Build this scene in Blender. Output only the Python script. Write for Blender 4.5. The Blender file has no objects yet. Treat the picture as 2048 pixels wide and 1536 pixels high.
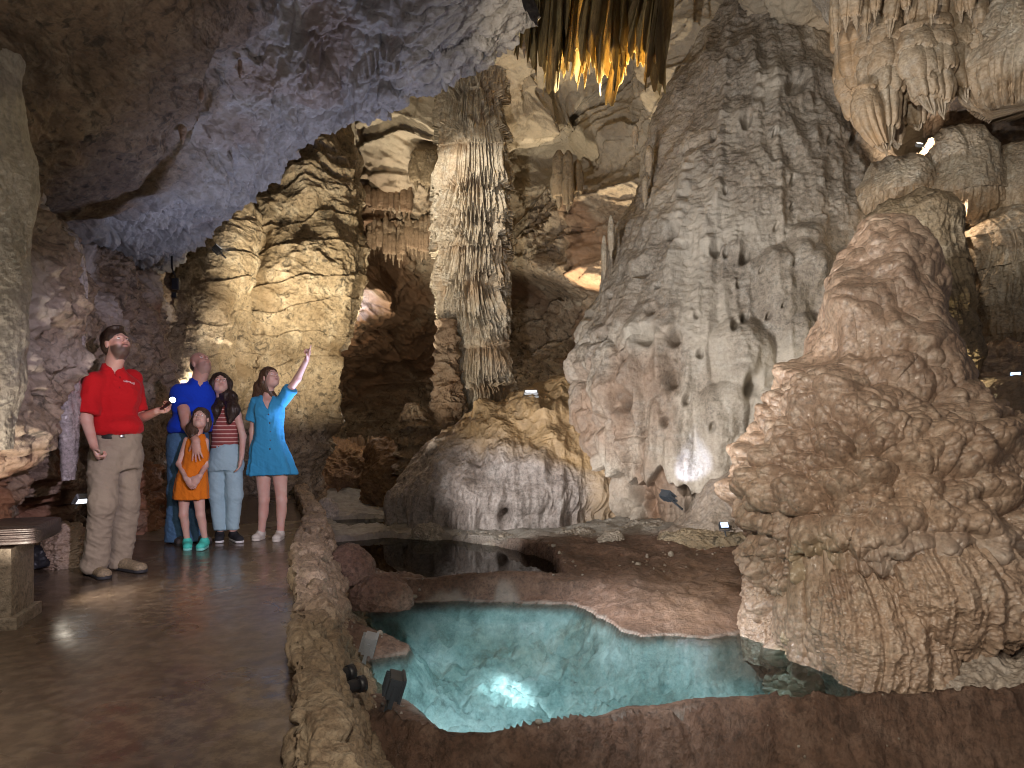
import bpy, math, numpy as np, time
T0 = time.time()
scn = bpy.context.scene
COL = bpy.context.scene.collection
Fp, HZ, CH = 1365.0, 845.0, 1.15           # lens in photo pixels, horizon row, eye height above the walkway
f32 = np.float32
def W(px, py, Y):
    return ((px-1024)/Fp*Y, Y, CH-(py-HZ)/Fp*Y)
def G(px, py, Z):
    Y = (CH-Z)*Fp/(py-HZ)
    return ((px-1024)/Fp*Y, Y, Z)
# ---------------------------------------------------------------- noise
_rs = np.random.RandomState(11)
_pm = _rs.permutation(256).astype(np.int32); _pm = np.concatenate([_pm, _pm, _pm])
_gr = _rs.normal(size=(256, 3)); _gr = (_gr/np.linalg.norm(_gr, axis=1, keepdims=True)).astype(f32)
def perlin(p):
    p = p.astype(f32); sh = p.shape[:-1]; p = p.reshape(-1, 3)
    i = np.floor(p).astype(np.int32); f = p-i; i &= 255
    u = f*f*f*(f*(f*6-15)+10)
    out = []
    for dx in (0, 1):
        a = _pm[i[:, 0]+dx]
        for dy in (0, 1):
            b = _pm[a+i[:, 1]+dy]
            for dz in (0, 1):
                g = _gr[_pm[b+i[:, 2]+dz]]
                out.append(g[:, 0]*(f[:, 0]-dx)+g[:, 1]*(f[:, 1]-dy)+g[:, 2]*(f[:, 2]-dz))
    x, y, z = u[:, 0], u[:, 1], u[:, 2]
    l = lambda a, b, t: a+(b-a)*t
    r = l(l(l(out[0], out[1], z), l(out[2], out[3], z), y), l(l(out[4], out[5], z), l(out[6], out[7], z), y), x)
    return (r*1.6).reshape(sh)
def fbm(p, o=4, g=.5, l=2.03):
    a, s = 1., 0.
    for k in range(o):
        s = s+a*perlin(p+k*17.3); p = p*l; a *= g
    return s
def ridged(p, o=4, g=.5, l=2.07):
    a, s = 1., 0.
    for k in range(o):
        s = s+a*(1-2*np.abs(perlin(p+k*9.7))); p = p*l; a *= g
    return s
def worley(p, seed=0):
    p = p.astype(f32); sh = p.shape[:-1]; p = p.reshape(-1, 3)
    i = np.floor(p).astype(np.int32); f = (p-i)
    f1 = np.full(len(p), 9., f32); f2 = f1.copy(); cid = np.zeros(len(p), np.int32)
    for dx in (-1, 0, 1):
        for dy in (-1, 0, 1):
            for dz in (-1, 0, 1):
                h = _pm[_pm[_pm[(i[:, 0]+dx+seed) & 255]+((i[:, 1]+dy) & 255)]+((i[:, 2]+dz) & 255)]
                ox = _gr[h]*.42+.5
                d = (ox[:, 0]+dx-f[:, 0])**2+(ox[:, 1]+dy-f[:, 1])**2+(ox[:, 2]+dz-f[:, 2])**2
                n = d < f1
                f2 = np.where(n, f1, np.minimum(f2, d)); f1 = np.where(n, d, f1); cid = np.where(n, h, cid)
    return np.sqrt(f1).reshape(sh), np.sqrt(f2).reshape(sh), (cid/255.).reshape(sh)
def sstep(a, b, x):
    t = np.clip((x-a)/(b-a), 0, 1); return t*t*(3-2*t)
def S(P, sx, sy=None, sz=None):
    return P*np.array([sx, sx if sy is None else sy, sx if sz is None else sz])
# ---------------------------------------------------------------- splines / grids
def cr(c, n, u=None):
    """Catmull-Rom through control rows c (k, ...) sampled at n points"""
    c = np.asarray(c, float); k = len(c)
    if k == 1: return np.repeat(c, n, 0)
    t = np.linspace(0, k-1, n) if u is None else u
    i = np.minimum(t.astype(int), k-2); f = (t-i).reshape((-1,)+(1,)*(c.ndim-1))
    g = lambda j: c[np.clip(j, 0, k-1)]
    p0, p1, p2, p3 = g(i-1), g(i), g(i+1), g(i+2)
    return .5*((2*p1)+(-p0+p2)*f+(2*p0-5*p1+4*p2-p3)*f*f+(-p0+3*p1-3*p2+p3)*f**3)
def normals(P, wrap=False):
    if wrap:
        Q = np.concatenate([P[:, -2:-1], P, P[:, 1:2]], 1)
        du = (Q[:, 2:]-Q[:, :-2])
    else: du = np.gradient(P, axis=1)
    dv = np.gradient(P, axis=0)
    N = np.cross(du, dv); return N/(np.linalg.norm(N, axis=2, keepdims=True)+1e-9)
def link(o, parent=None):
    COL.objects.link(o)
    if parent is not None: o.parent = parent
    return o
def raw_mesh(name, V, Fc, mat=None, parent=None, loc=None, smooth=True, tint=None, tints=None):
    """V (n,3), Fc (m,4) or (m,3); vertices are kept relative to loc (world)"""
    V = np.asarray(V, f32); Fc = np.asarray(Fc, np.int32)
    if loc is None: loc = (0, 0, 0)
    me = bpy.data.meshes.new(name)
    k = Fc.shape[1]
    me.vertices.add(len(V)); me.vertices.foreach_set('co', (V-np.array(loc, f32)).ravel())
    me.loops.add(Fc.size); me.loops.foreach_set('vertex_index', Fc.ravel())
    me.polygons.add(len(Fc))
    me.polygons.foreach_set('loop_start', np.arange(0, Fc.size, k, dtype=np.int32))
    me.update(calc_edges=True)
    me.polygons.foreach_set('use_smooth', np.full(len(Fc), smooth))
    for nm, tv in (('tint', tint), ('tint2', tints)):
        if tv is not None:
            a = me.attributes.new(nm, 'FLOAT', 'POINT'); a.data.foreach_set('value', np.asarray(tv, f32).ravel())
    if mat: me.materials.append(mat)
    o = bpy.data.objects.new(name, me); link(o, parent)
    if parent is None: o.location = loc
    else:
        pl = np.array(parent.get('_w', (0, 0, 0))); o.location = Vector_(np.array(loc)-pl)
    o['_w'] = [float(x) for x in loc]
    return o
def Vector_(a): return (float(a[0]), float(a[1]), float(a[2]))
def grid_faces(n, m):
    a = np.arange(n*m).reshape(n, m)
    return np.stack([a[:-1, :-1], a[:-1, 1:], a[1:, 1:], a[1:, :-1]], -1).reshape(-1, 4)
def grid_mesh(name, P, mat, **k):
    n, m = P.shape[:2]
    if 'loc' not in k:
        f = P.reshape(-1, 3); k['loc'] = (f[:, 0].mean(), f[:, 1].mean(), f[:, 2].min())
    return raw_mesh(name, P.reshape(-1, 3), grid_faces(n, m), mat, **k)
def tag(o, label=None, cat=None, group=None, kind=None):
    if label: o['label'] = label
    if cat: o['category'] = cat
    if group: o['group'] = group
    if kind: o['kind'] = kind
    return o
def empty(name, loc, label, cat, group=None):
    o = bpy.data.objects.new(name, None); COL.objects.link(o); o.location = loc; o['_w'] = list(map(float, loc))
    o.empty_display_size = .1
    return tag(o, label, cat, group)
# closed body from rings seen in the photo: keys (row, left, right, depth of axis, half thickness)
def body_grid(keys, nz, nt, warp=.32, sq=1.0, zr=None):
    K = []
    for (py, l, r, Yc, ry) in keys:
        c = W((l+r)/2, py, Yc); K.append((c[0], Yc, c[2], (r-l)/2/Fp*Yc, ry))
    K = np.array(K); z = K[:, 2]                       # top to bottom
    s = np.concatenate([[0], np.cumsum(np.abs(np.diff(z))+.15*np.abs(np.diff(K[:, 3])))]); s = s/s[-1]
    t = np.interp(np.linspace(0, 1, nz), s, np.arange(len(K)))
    R = cr(K, nz, t); R[:, 3:] = np.maximum(R[:, 3:], .002)
    u = np.linspace(-1, 1, nt); th = np.pi*(u*(1-warp)+warp*u**3)
    # th = 0 faces the camera (-Y)
    cx = np.sin(th); cy = -np.cos(th)
    P = np.empty((nz, nt, 3))
    P[..., 0] = R[:, 0, None]+R[:, 3, None]*np.sign(cx)*np.abs(cx)**sq
    P[..., 1] = R[:, 1, None]+R[:, 4, None]*np.sign(cy)*np.abs(cy)**sq
    P[..., 2] = R[:, 2, None]
    arc = th[None, :]*np.maximum(R[:, 3], .05)[:, None]
    return P[::-1], arc[::-1], th                         # bottom to top
def outn(P):
    N = normals(P, True)
    return N
def tiered(a, z, edges, D, drip=.12, f=14., seed=0, arch=0., ah=1.0, p=.75, rnd=0.):
    """sheets one above another, each thickest at its dripping lower edge; edges = heights"""
    edges = sorted(edges); a = a+0*z
    h = np.zeros_like(z); mask = np.zeros_like(z)
    for i, e in enumerate(edges):
        top = edges[i+1] if i+1 < len(edges) else e+(edges[-1]-edges[-2] if len(edges) > 1 else .4)
        b = np.full(z.shape, e); k = (z > e-drip*1.1-arch*1.8) & (z < e+arch*1.8+.02)
        if k.any():
            ak = a[k]; q = np.stack([ak*f, ak*0+i*7.7+seed, ak*0], -1)
            dr = np.abs(perlin(q))*1.6+.45*np.abs(perlin(q*2.1+3))
            lo = np.stack([ak*1.7*ah, ak*0+i*3.1+seed*2, ak*0], -1)
            b[k] = e+(arch*perlin(lo)+.35*arch*perlin(lo*3.1) if arch else 0)-drip*(1-np.minimum(dr, 1))**1.3
        fr = np.clip((z-b)/max(top-e, .05), 0, 1)
        on = z > b; sh = (1-fr)**p
        if rnd: sh = sh*(1-rnd)+rnd*np.sqrt(np.clip(4*fr**.6*(1-fr**.6), 0, 1))
        h = np.where(on, D*sh, h); mask = np.where(on, 1-fr, mask)
    return h, mask
# ---------------------------------------------------------------- materials
def new_mat(name):
    m = bpy.data.materials.new(name); m.use_nodes = True; nt = m.node_tree; nt.nodes.clear()
    o = nt.nodes.new('ShaderNodeOutputMaterial'); b = nt.nodes.new('ShaderNodeBsdfPrincipled')
    nt.links.new(b.outputs[0], o.inputs[0]); return m, nt, b, o
def nd(nt, t, **k):
    n = nt.nodes.new(t)
    for a, v in k.items():
        if a.startswith('i_'): n.inputs[a[2:].replace('_', ' ')].default_value = v
        else: setattr(n, a, v)
    return n
def ramp(nt, src, stops):
    r = nt.nodes.new('ShaderNodeValToRGB'); e = r.color_ramp.elements
    while len(e) < len(stops): e.new(.5)
    for x, (p, c) in zip(e, stops): x.position = p; x.color = (c[0], c[1], c[2], 1) if isinstance(c, tuple) else (c, c, c, 1)
    nt.links.new(src, r.inputs[0]); return r.outputs[0]
def mixc(nt, f, a, b, bt='MIX'):
    m = nt.nodes.new('ShaderNodeMix'); m.data_type = 'RGBA'; m.blend_type = bt
    for s, v in ((m.inputs[0], f), (m.inputs[6], a), (m.inputs[7], b)):
        if isinstance(v, (int, float)): s.default_value = v
        elif isinstance(v, tuple): s.default_value = (*v[:3], 1)
        else: nt.links.new(v, s)
    return m.outputs[2]
def rock(name, c1, c2, c3, c4=None, scale=1., st=(1, 1, 1), rough=(.45, .8), bump=.35, bs=22., spec=.5, streak=0., c5=None, bd=.045, coat=0., trans=0., pits=0.):
    m, nt, b, out = new_mat(name); L = nt.links.new
    tc = nd(nt, 'ShaderNodeTexCoord'); mp = nd(nt, 'ShaderNodeMapping'); L(tc.outputs['Object'], mp.inputs[0])
    mp.inputs['Scale'].default_value = [s*scale for s in st]
    n1 = nd(nt, 'ShaderNodeTexNoise', i_Scale=.9, i_Detail=9., i_Roughness=.62, i_Distortion=.6); L(mp.outputs[0], n1.inputs['Vector'])
    n2 = nd(nt, 'ShaderNodeTexNoise', i_Scale=3.7, i_Detail=8., i_Roughness=.7, i_Distortion=.3); L(mp.outputs[0], n2.inputs['Vector'])
    n3 = nd(nt, 'ShaderNodeTexNoise', i_Scale=16., i_Detail=6., i_Roughness=.65); L(mp.outputs[0], n3.inputs['Vector'])
    col = mixc(nt, ramp(nt, n1.outputs[0], [(.36, 0.), (.62, 1.)]), c1, c2)
    col = mixc(nt, ramp(nt, n2.outputs[0], [(.5, 0.), (.7, .85)]), col, c3)
    col = mixc(nt, .75, col, ramp(nt, n3.outputs[0], [(.33, .30), (.5, .8), (.66, 1.)]), 'MULTIPLY')
    nf = nd(nt, 'ShaderNodeTexNoise', i_Scale=46./max(scale, .5), i_Detail=5., i_Roughness=.75); L(mp.outputs[0], nf.inputs['Vector'])
    col = mixc(nt, .6, col, ramp(nt, nf.outputs[0], [(.34, .45), (.5, .88), (.62, 1.)]), 'MULTIPLY')
    if pits:
        n6 = nd(nt, 'ShaderNodeTexNoise', i_Scale=7., i_Detail=5., i_Roughness=.6, i_Distortion=1.2); L(mp.outputs[0], n6.inputs['Vector'])
        col = mixc(nt, pits, col, ramp(nt, n6.outputs[0], [(.56, 1.), (.64, .22)]), 'MULTIPLY')
    if streak:
        mp2 = nd(nt, 'ShaderNodeMapping'); L(tc.outputs['Object'], mp2.inputs[0]); mp2.inputs['Scale'].default_value = (5, 5, .35)
        n5 = nd(nt, 'ShaderNodeTexNoise', i_Scale=1.6, i_Detail=5., i_Roughness=.6); L(mp2.outputs[0], n5.inputs['Vector'])
        col = mixc(nt, streak, col, ramp(nt, n5.outputs[0], [(.35, .45), (.6, 1.)]), 'MULTIPLY')
    if c4 is not None:
        at = nd(nt, 'ShaderNodeAttribute', attribute_name='tint'); col = mixc(nt, at.outputs['Fac'], col, mixc(nt, ramp(nt, n2.outputs[0], [(.35, 0.), (.65, 1.)]), c4, tuple(x*.55 for x in c4)))
    if c5 is not None:
        at = nd(nt, 'ShaderNodeAttribute', attribute_name='tint2'); col = mixc(nt, at.outputs['Fac'], col, mixc(nt, ramp(nt, n2.outputs[0], [(.35, 0.), (.65, 1.)]), c5, tuple(x*.7 for x in c5)))
    L(col, b.inputs['Base Color'])
    rr = ramp(nt, n2.outputs[0], [(.35, rough[0]), (.65, rough[1])]); L(rr, b.inputs['Roughness'])
    b.inputs['Specular IOR Level'].default_value = spec
    if coat: b.inputs['Coat Weight'].default_value = coat; b.inputs['Coat Roughness'].default_value = .18
    n4 = nd(nt, 'ShaderNodeTexNoise', i_Scale=bs/max(scale, .01), i_Detail=7., i_Roughness=.68); L(mp.outputs[0], n4.inputs['Vector'])
    bp = nd(nt, 'ShaderNodeBump', i_Strength=min(bump*1.3, 1.), i_Distance=bd); L(n4.outputs[0], bp.inputs['Height']); L(bp.outputs[0], b.inputs['Normal'])
    if trans:
        ts = nd(nt, 'ShaderNodeBsdfTranslucent'); L(col, ts.inputs[0]); mx = nd(nt, 'ShaderNodeMixShader'); mx.inputs[0].default_value = trans
        L(b.outputs[0], mx.inputs[1]); L(ts.outputs[0], mx.inputs[2]); L(mx.outputs[0], out.inputs[0])
    return m
def plain(name, c, rough=.6, metal=0., bump=0., bs=200., spec=.5, emit=None, es=1., var=.12, sheen=0.):
    m, nt, b, out = new_mat(name); L = nt.links.new
    tc = nd(nt, 'ShaderNodeTexCoord'); n = nd(nt, 'ShaderNodeTexNoise', i_Scale=bs, i_Detail=4.); L(tc.outputs['Object'], n.inputs['Vector'])
    col = mixc(nt, ramp(nt, n.outputs[0], [(.3, 0.), (.7, 1.)]), tuple(x*(1-var) for x in c), tuple(min(x*(1+var), 1) for x in c)); L(col, b.inputs['Base Color'])
    b.inputs['Roughness'].default_value = rough; b.inputs['Metallic'].default_value = metal; b.inputs['Specular IOR Level'].default_value = spec
    if sheen: b.inputs['Sheen Weight'].default_value = sheen
    if bump:
        bp = nd(nt, 'ShaderNodeBump', i_Strength=bump, i_Distance=.003); L(n.outputs[0], bp.inputs['Height']); L(bp.outputs[0], b.inputs['Normal'])
    if emit: b.inputs['Emission Color'].default_value = (*emit, 1); b.inputs['Emission Strength'].default_value = es
    return m
# ---------------------------------------------------------------- lights
def look(o, tgt):
    from mathutils import Vector
    d = Vector(tgt)-Vector(o.location); o.rotation_euler = d.to_track_quat('-Z', 'Y').to_euler()
def spot(name, loc, tgt, e, c=(1, .86, .68), ang=60, blend=.6, r=.05):
    l = bpy.data.lights.new(name, 'SPOT'); l.energy = e; l.color = c; l.spot_size = math.radians(ang); l.spot_blend = blend; l.shadow_soft_size = r
    o = bpy.data.objects.new(name, l); COL.objects.link(o); o.location = loc; look(o, tgt); return o
def point(name, loc, e, c=(1, .86, .68), r=.08):
    l = bpy.data.lights.new(name, 'POINT'); l.energy = e; l.color = c; l.shadow_soft_size = r
    o = bpy.data.objects.new(name, l); COL.objects.link(o); o.location = loc; return o
# ================================================================ the cave
Q = 1.0
def proj(P):
    return 1024+Fp*P[..., 0]/P[..., 1], HZ-Fp*(P[..., 2]-CH)/P[..., 1]
def n_(v): return max(int(v*Q), 4)
# rock palettes (real base colours)
M_lime = rock('limestone_wall', (.42, .31, .23), (.27, .19, .14), (.50, .42, .34), c4=(.30, .13, .07), c5=(.52, .45, .42), scale=1.1, bump=.5, bs=14, rough=(.42, .75), pits=.8)
M_ceil = rock('ceiling_rock', (.27, .18, .115), (.14, .09, .055), (.36, .28, .20), c4=(.50, .46, .42), c5=(.27, .15, .09), scale=.9, st=(1, 1, 1.6), bump=.7, bs=12, rough=(.6, .85), pits=.8)
M_back = rock('chamber_rock', (.46, .36, .25), (.27, .19, .12), (.58, .50, .38), c4=(.20, .11, .06), c5=(.62, .54, .42), scale=.8, bump=.5, bs=16, rough=(.6, .9), pits=.8)
M_olive = rock('ochre_wall', (.46, .36, .24), (.28, .21, .13), (.58, .50, .38), c4=(.22, .15, .08), scale=1.0, bump=.6, bs=16, rough=(.55, .85), pits=.8)
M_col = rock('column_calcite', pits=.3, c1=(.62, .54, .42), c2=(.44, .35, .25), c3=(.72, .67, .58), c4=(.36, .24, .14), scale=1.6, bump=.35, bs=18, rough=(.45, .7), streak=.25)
M_mass = rock('flowstone_grey', (.49, .425, .35), (.35, .295, .24), (.60, .56, .50), pits=.3, c4=(.30, .18, .115), c5=(.60, .54, .46), scale=1.3, bump=.45, bs=20, rough=(.5, .75), streak=.25)
M_pop = rock('brown_calcite', (.53, .375, .27), (.36, .24, .17), (.63, .50, .39), c4=(.52, .42, .28), c5=(.56, .50, .46), scale=1.8, bump=.3, bs=14, rough=(.28, .55), spec=.6, coat=.25)
M_chan = rock('stalactite_calcite', (.56, .48, .37), (.40, .31, .22), (.64, .60, .52), c4=(.50, .30, .14), scale=2.0, bump=.3, bs=16, rough=(.35, .6), streak=.35)
M_mud = rock('red_mud', (.25, .145, .10), (.14, .075, .05), (.34, .225, .17), c4=(.36, .22, .14), c5=(.40, .37, .33), scale=1.6, bump=.8, bs=12, rough=(.42, .75), streak=.45, pits=.45)
M_pale = rock('white_flowstone', (.50, .42, .35), (.36, .28, .22), (.60, .54, .49), c4=(.40, .25, .16), scale=1.5, bump=.35, bs=18, rough=(.3, .6), coat=.1, streak=.2)
M_kerb = rock('kerb_stone', (.44, .33, .22), (.30, .21, .135), (.54, .44, .32), scale=2.6, bump=.6, bs=14, rough=(.55, .85))
M_orange = rock('orange_clay', (.34, .20, .10), (.22, .125, .07), (.40, .27, .15), scale=1.4, bump=.5, bs=14, rough=(.6, .9))
M_drape = rock('honey_calcite', (.60, .44, .19), (.40, .28, .15), (.72, .60, .32), scale=1.2, st=(3, 3, .5), bump=.25, bs=20, rough=(.3, .5), trans=.5, streak=.4)

def ctrl(rows):
    return np.array([[W(*p[:3]) if len(p) == 3 else p[1:] for p in r] for r in rows])
def sheet(rows, n, m):
    c = ctrl(rows) if not isinstance(rows, np.ndarray) else rows
    P = cr(c, n_(n)); P = cr(P.transpose(1, 0, 2), n_(m)).transpose(1, 0, 2); return P
def camnorm(P):
    N = normals(P); d = (N*(np.array([0, 0, CH])-P)).sum(-1)
    return N if np.median(d) > 0 else -N
def finish(name, P, N, h, mat, label=None, cat=None, kind=None, group=None, vec=None, **k):
    Q_ = P+N*h[..., None]
    if vec is not None: Q_ = Q_+vec
    o = grid_mesh(name, Q_, mat, **k); tag(o, label, cat, group, kind); return o
_t = time.time()
def tick(s):
    global _t; print('  %-22s %.1fs' % (s, time.time()-_t)); _t = time.time()

# ---- ceiling over the walkway, ending in the pale lip
def cw(x, y, z): return ('w', x, y, z)
rows = [
 [cw(-5, -1, 3.1), cw(-3.8, -1, 3.0), cw(-2.6, -1, 3.0), cw(-1.6, -1, 3.1), cw(-.8, -1, 3.2), cw(0, -1, 3.3), cw(1, -1, 3.4), cw(2, -1, 3.6), cw(3, -1, 3.8)],
 [(-350, 430, 3.4), (-250, 330, 3.4), (-230, 180, 3.2), (-200, 20, 3.1), (-150, -150, 3), (-60, -320, 2.9), (50, -520, 2.8), (260, -760, 2.7), (500, -1000, 2.6)],
 [(-120, 480, 5), (0, 410, 5), (60, 310, 4.8), (120, 210, 4.6), (170, 100, 4.4), (230, 0, 4.2), (300, -120, 4.0), (420, -300, 3.8), (600, -520, 3.5)],
 [(40, 560, 7.4), (120, 500, 7.2), (240, 440, 7), (330, 385, 6.8), (400, 290, 6.4), (460, 180, 6.1), (500, 70, 5.8), (590, -70, 5.4), (760, -260, 5.0)],
 [(100, 590, 8.4), (200, 520, 8.2), (300, 470, 8.0), (400, 400, 7.6), (500, 290, 7.1), (610, 190, 6.6), (720, 90, 6.2), (830, 10, 5.9), (1000, -130, 5.5)],
 [(150, 600, 9.3), (250, 525, 9.2), (345, 500, 9), (450, 415, 8.5), (540, 345, 8), (625, 268, 7.5), (760, 205, 7), (890, 125, 6.5), (1050, 10, 6.0)],
 [(150, 560, 9.8), (250, 490, 9.7), (345, 440, 9.6), (450, 350, 9.0), (540, 280, 8.5), (625, 200, 8.0), (760, 130, 7.5), (890, 40, 7.0), (1050, -80, 6.5)],
 [(150, 400, 10.2), (250, 330, 10.2), (345, 280, 10.2), (450, 190, 9.6), (540, 120, 9.1), (625, 20, 8.6), (760, -50, 8.1), (890, -140, 7.6), (1050, -300, 7.1)]]
P = sheet(rows, 620, 620); N = camnorm(P)
v = np.linspace(0, 7, P.shape[0])[:, None]+0*P[..., 0]
lip = sstep(2.75, 3.25, v+.25*fbm(S(P, 1.3), 3))
smooth_h = .10*fbm(S(P, .5), 3)+.05*ridged(S(P, 1.2, 1.2, 2.5), 4)+.035*ridged(S(P, 2.2, .9, 2), 4)*sstep(.1, .6, fbm(S(P, .6)+5, 2)+.3)
# scaly, diagonal flakes on the lip band
D = P@np.array([[.8, .6, 0], [-.6, .8, 0], [0, 0, 1.]])
fl = ridged(S(D, 1.3, 3.0, 3.0), 5, .55)
w1, w2, wc = worley(S(D, 2.6, 6.0, 5)+.5*fbm(S(P, 2), 2)[..., None])
rough_h = .09*fl+.14*fbm(S(P, .7)+9, 2)+.11*(wc-.5)-.05*np.exp(-(w2-w1)*14)
step = -.16*sstep(2.55, 2.85, v)*(1-sstep(2.95, 3.5, v))*(.6+.8*perlin(S(P, 1.7)))
pt_ = sstep(.15, .5, fbm(S(D, 4, 9, 6)+11, 3))
h = smooth_h*(1-lip)+rough_h*lip+step-.035*pt_*(.35+.65*lip)+.010*ridged(S(P, 9, 9, 12), 3)-.22*sstep(.35, .6, fbm(S(P, .5)+3, 2))*lip*(v < 4.2)
t2 = sstep(.3, .6, fbm(S(P, .8)+31, 3))*lip*.45
o = finish('cave_ceiling', P, N, h, M_ceil, kind='structure', tint=lip*.9, tints=t2); tick('ceiling')

# ---- wall along the walkway
Ys = [1.0, 2.6, 3.8, 4.8, 5.7, 6.6, 7.6, 8.8, 10.2, 11.2]
Xf = [-3.0, -2.95, -3.1, -3.6, -4.0, -3.85, -4.0, -4.45, -5.2, -6.5]     # foot
Xm = [-2.8, -2.9, -3.05, -3.3, -3.75, -4.2, -4.35, -4.6, -5.2, -6.5]
Xt = [-2.9, -3.1, -3.45, -3.95, -4.3, -4.6, -4.8, -4.9, -5.3, -6.5]
Xu = [-4.6, -4.6, -4.9, -5.2, -5.5, -5.6, -5.7, -5.7, -5.9, -6.8]
c = np.array([[(x-.1, y, -.3) for x, y in zip(Xf, Ys)], [(x-.05, y, .25) for x, y in zip(Xf, Ys)], [(x, y, 1.2) for x, y in zip(Xm, Ys)],
              [(x, y, 2.2) for x, y in zip(Xm, Ys)], [(x, y, 3.1) for x, y in zip(Xt, Ys)], [(x, y, 4.4) for x, y in zip(Xu, Ys)]])
P = sheet(c, 560, 800); N = camnorm(P); N = np.where(N[..., :1] < 0, -N, N)
big = fbm(S(P, .75)+2, 3)
w1, w2, wc = worley(S(P, 1.6, 1.6, 2.6)+.4*fbm(S(P, 1.8), 3)[..., None], 3)
low = sstep(1.5, .2, P[..., 2])
h = .20*big+.09*ridged(S(P, 1.5, 1.5, 2.0), 5, .55)+low*(.16*(wc-.5)-.12*np.exp(-(w2-w1)*9))+.03*ridged(S(P, 7), 3)
h -= .07*sstep(.2, .5, fbm(S(P, 6, 6, 4)+7, 3))*sstep(.3, 1.0, P[..., 2])
px, py = proj(P)
al = np.exp(-((px-75)/55)**2-((py-1050)/75)**2)*.45       # hollow at the foot of the wall
h -= al
red = sstep(.1, .6, fbm(S(P, .9)+4, 3)+.9*low-.35)
o = finish('cave_wall', P, N, h, M_lime, kind='structure', tint=np.clip(red, 0, 1)*.9, tints=sstep(.0, .5, fbm(S(P, .8)+12, 3)-.1)*sstep(1., 2., P[..., 2])); tick('left wall')

# ---- far chamber wall and vault
cp = [0, 180, 330, 480, 640, 800, 960, 1120, 1280, 1450, 1650, 1900, 2250, 2700]
cm = [.70, .78, .86, .92, .97, 1.0, 1.0, .98, .95, .95, .92, .86, .78, .70]
rp = [(-900, 6.5), (-420, 9.0), (-120, 11.2), (60, 13.0), (210, 14.4), (380, 15.4), (560, 16.2), (720, 16.8), (850, 16.6), (950, 15.6), (1010, 14)]
rows = [[(p, y, d*m+(1.2*math.sin(p*.011+y*.006))) for p, m in zip(cp, cm)] for (y, d) in rp]
P = sheet(rows, 900, 1000); N = camnorm(P)
px, py = proj(P)
q = P[..., 2]*1.0-.42*P[..., 0]+.25*P[..., 1]+.5*fbm(S(P, .45), 3)
saw = (q*1.15) % 1.0
saw2 = (q*3.1+.4*perlin(S(P, 1.1))) % 1.0
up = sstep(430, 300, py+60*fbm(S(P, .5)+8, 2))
h = .55*fbm(S(P, .33)+1, 3)+.26*ridged(S(P, .9)+2, 5, .55)*(1-.55*up)+.22*saw**1.5+.07*saw2+.05*ridged(S(P, 3.2), 4)*(1-.5*up)
for (x, y, sx, sy, a) in [(800, 820, 150, 120, 1.6), (760, 470, 110, 70, .9), (1110, 330, 110, 40, .8), (1120, 660, 90, 90, .9), (1090, 590, 120, 26, .7), (860, 280, 34, 10, .6), (620, 930, 50, 60, 1.5), (1980, 270, 50, 40, .8)]:
    h -= a*np.exp(-((px-x)/sx)**2-((py-y)/sy)**2)
for (x, y, sx, sy, a) in [(1180, 560, 70, 40, .8), (960, 230, 160, 50, .5), (1230, 280, 60, 40, .5), (720, 560, 40, 60, .6), (560, 260, 60, 60, .4), (1100, 200, 90, 25, .5)]:
    h += a*np.exp(-((px-x)/sx)**2-((py-y)/sy)**2)
dark = sstep(.0, .7, fbm(S(P, .5)+21, 3)+.9*np.exp(-((px-790)/130)**2-((py-620)/260)**2)+.6*np.exp(-((px-1110)/110)**2-((py-680)/100)**2)-.15)  # random dark mottling, plus recess shade and the column's shadow painted in
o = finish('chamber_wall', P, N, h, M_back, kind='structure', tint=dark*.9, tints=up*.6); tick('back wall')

# ---- ground beside the walkway
pts = [(700, 1536, -.85), (1000, 1560, -.95), (1500, 1560, -.95), (2048, 1560, -.95), (2400, 1540, -.9), (640, 1536, -.6),
 (690, 1400, -.50), (670, 1300, -.40), (690, 1240, -.42), (760, 1292, -.50), (700, 1200, -.42), (660, 1150, -.30), (730, 1165, -.36), (800, 1190, -.50),
 (1000, 1168, -.36), (920, 1175, -.38), (1080, 1180, -.40), (860, 1192, -.54), (1150, 1205, -.50), (1250, 1130, -.38), (1380, 1092, -.32), (1520, 1078, -.30), (1500, 1150, -.42), (1350, 1185, -.46), (1200, 1150, -.40),
 (1560, 1230, -.50), (1440, 1240, -.52), (1300, 1250, -.56), (700, 1058, -.42), (800, 1062, -.43), (950, 1070, -.42), (1080, 1090, -.36), (1150, 1098, -.32), (640, 1010, -.30),
 (800, 1010, -.38), (900, 1020, -.35), (700, 940, -.05), (780, 960, -.1), (600, 940, -.3), (1000, 1000, -.3), (1300, 1040, -.25), (1700, 1200, -.4), (1900, 1250, -.4), (2100, 1300, -.4), (1800, 1100, -.3), (2300, 1200, -.2), (2500, 1100, 0)]
PT = np.array([G(*p) for p in pts]); PT = np.vstack([PT, [(2, 14, -.1), (6, 12, 0), (-3, 14, -.1), (0, 15.5, 0), (6, 8, 0), (-2, 17, -.2), (4, 17, 0), (8, 5, 0), (-6, 14, -.1), (-1, 1.5, -.8), (1, 1.2, -1), (4, 1.2, -1)]])
nx, ny = n_(900), n_(900)
xs = np.linspace(-1, 1, nx); ys = np.linspace(0, 1, ny)
Y = (1.3+17.5*(ys**1.75))[:, None]+0*xs[None]
X = .35*Y+(1.05*Y+1.6)*(xs[None]+.12*np.sin(np.pi*xs[None]))
sh = X.shape; A = np.stack([X.ravel(), Y.ravel()], 1)
num = np.zeros(len(A)); den = num.copy()
for (a, b, c_) in PT:
    d2 = (A[:, 0]-a)**2+(A[:, 1]-b)**2
    w = np.exp(-d2/.5**2)+.02/(d2+.08)**2*(.3)
    num += w*c_; den += w
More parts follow.
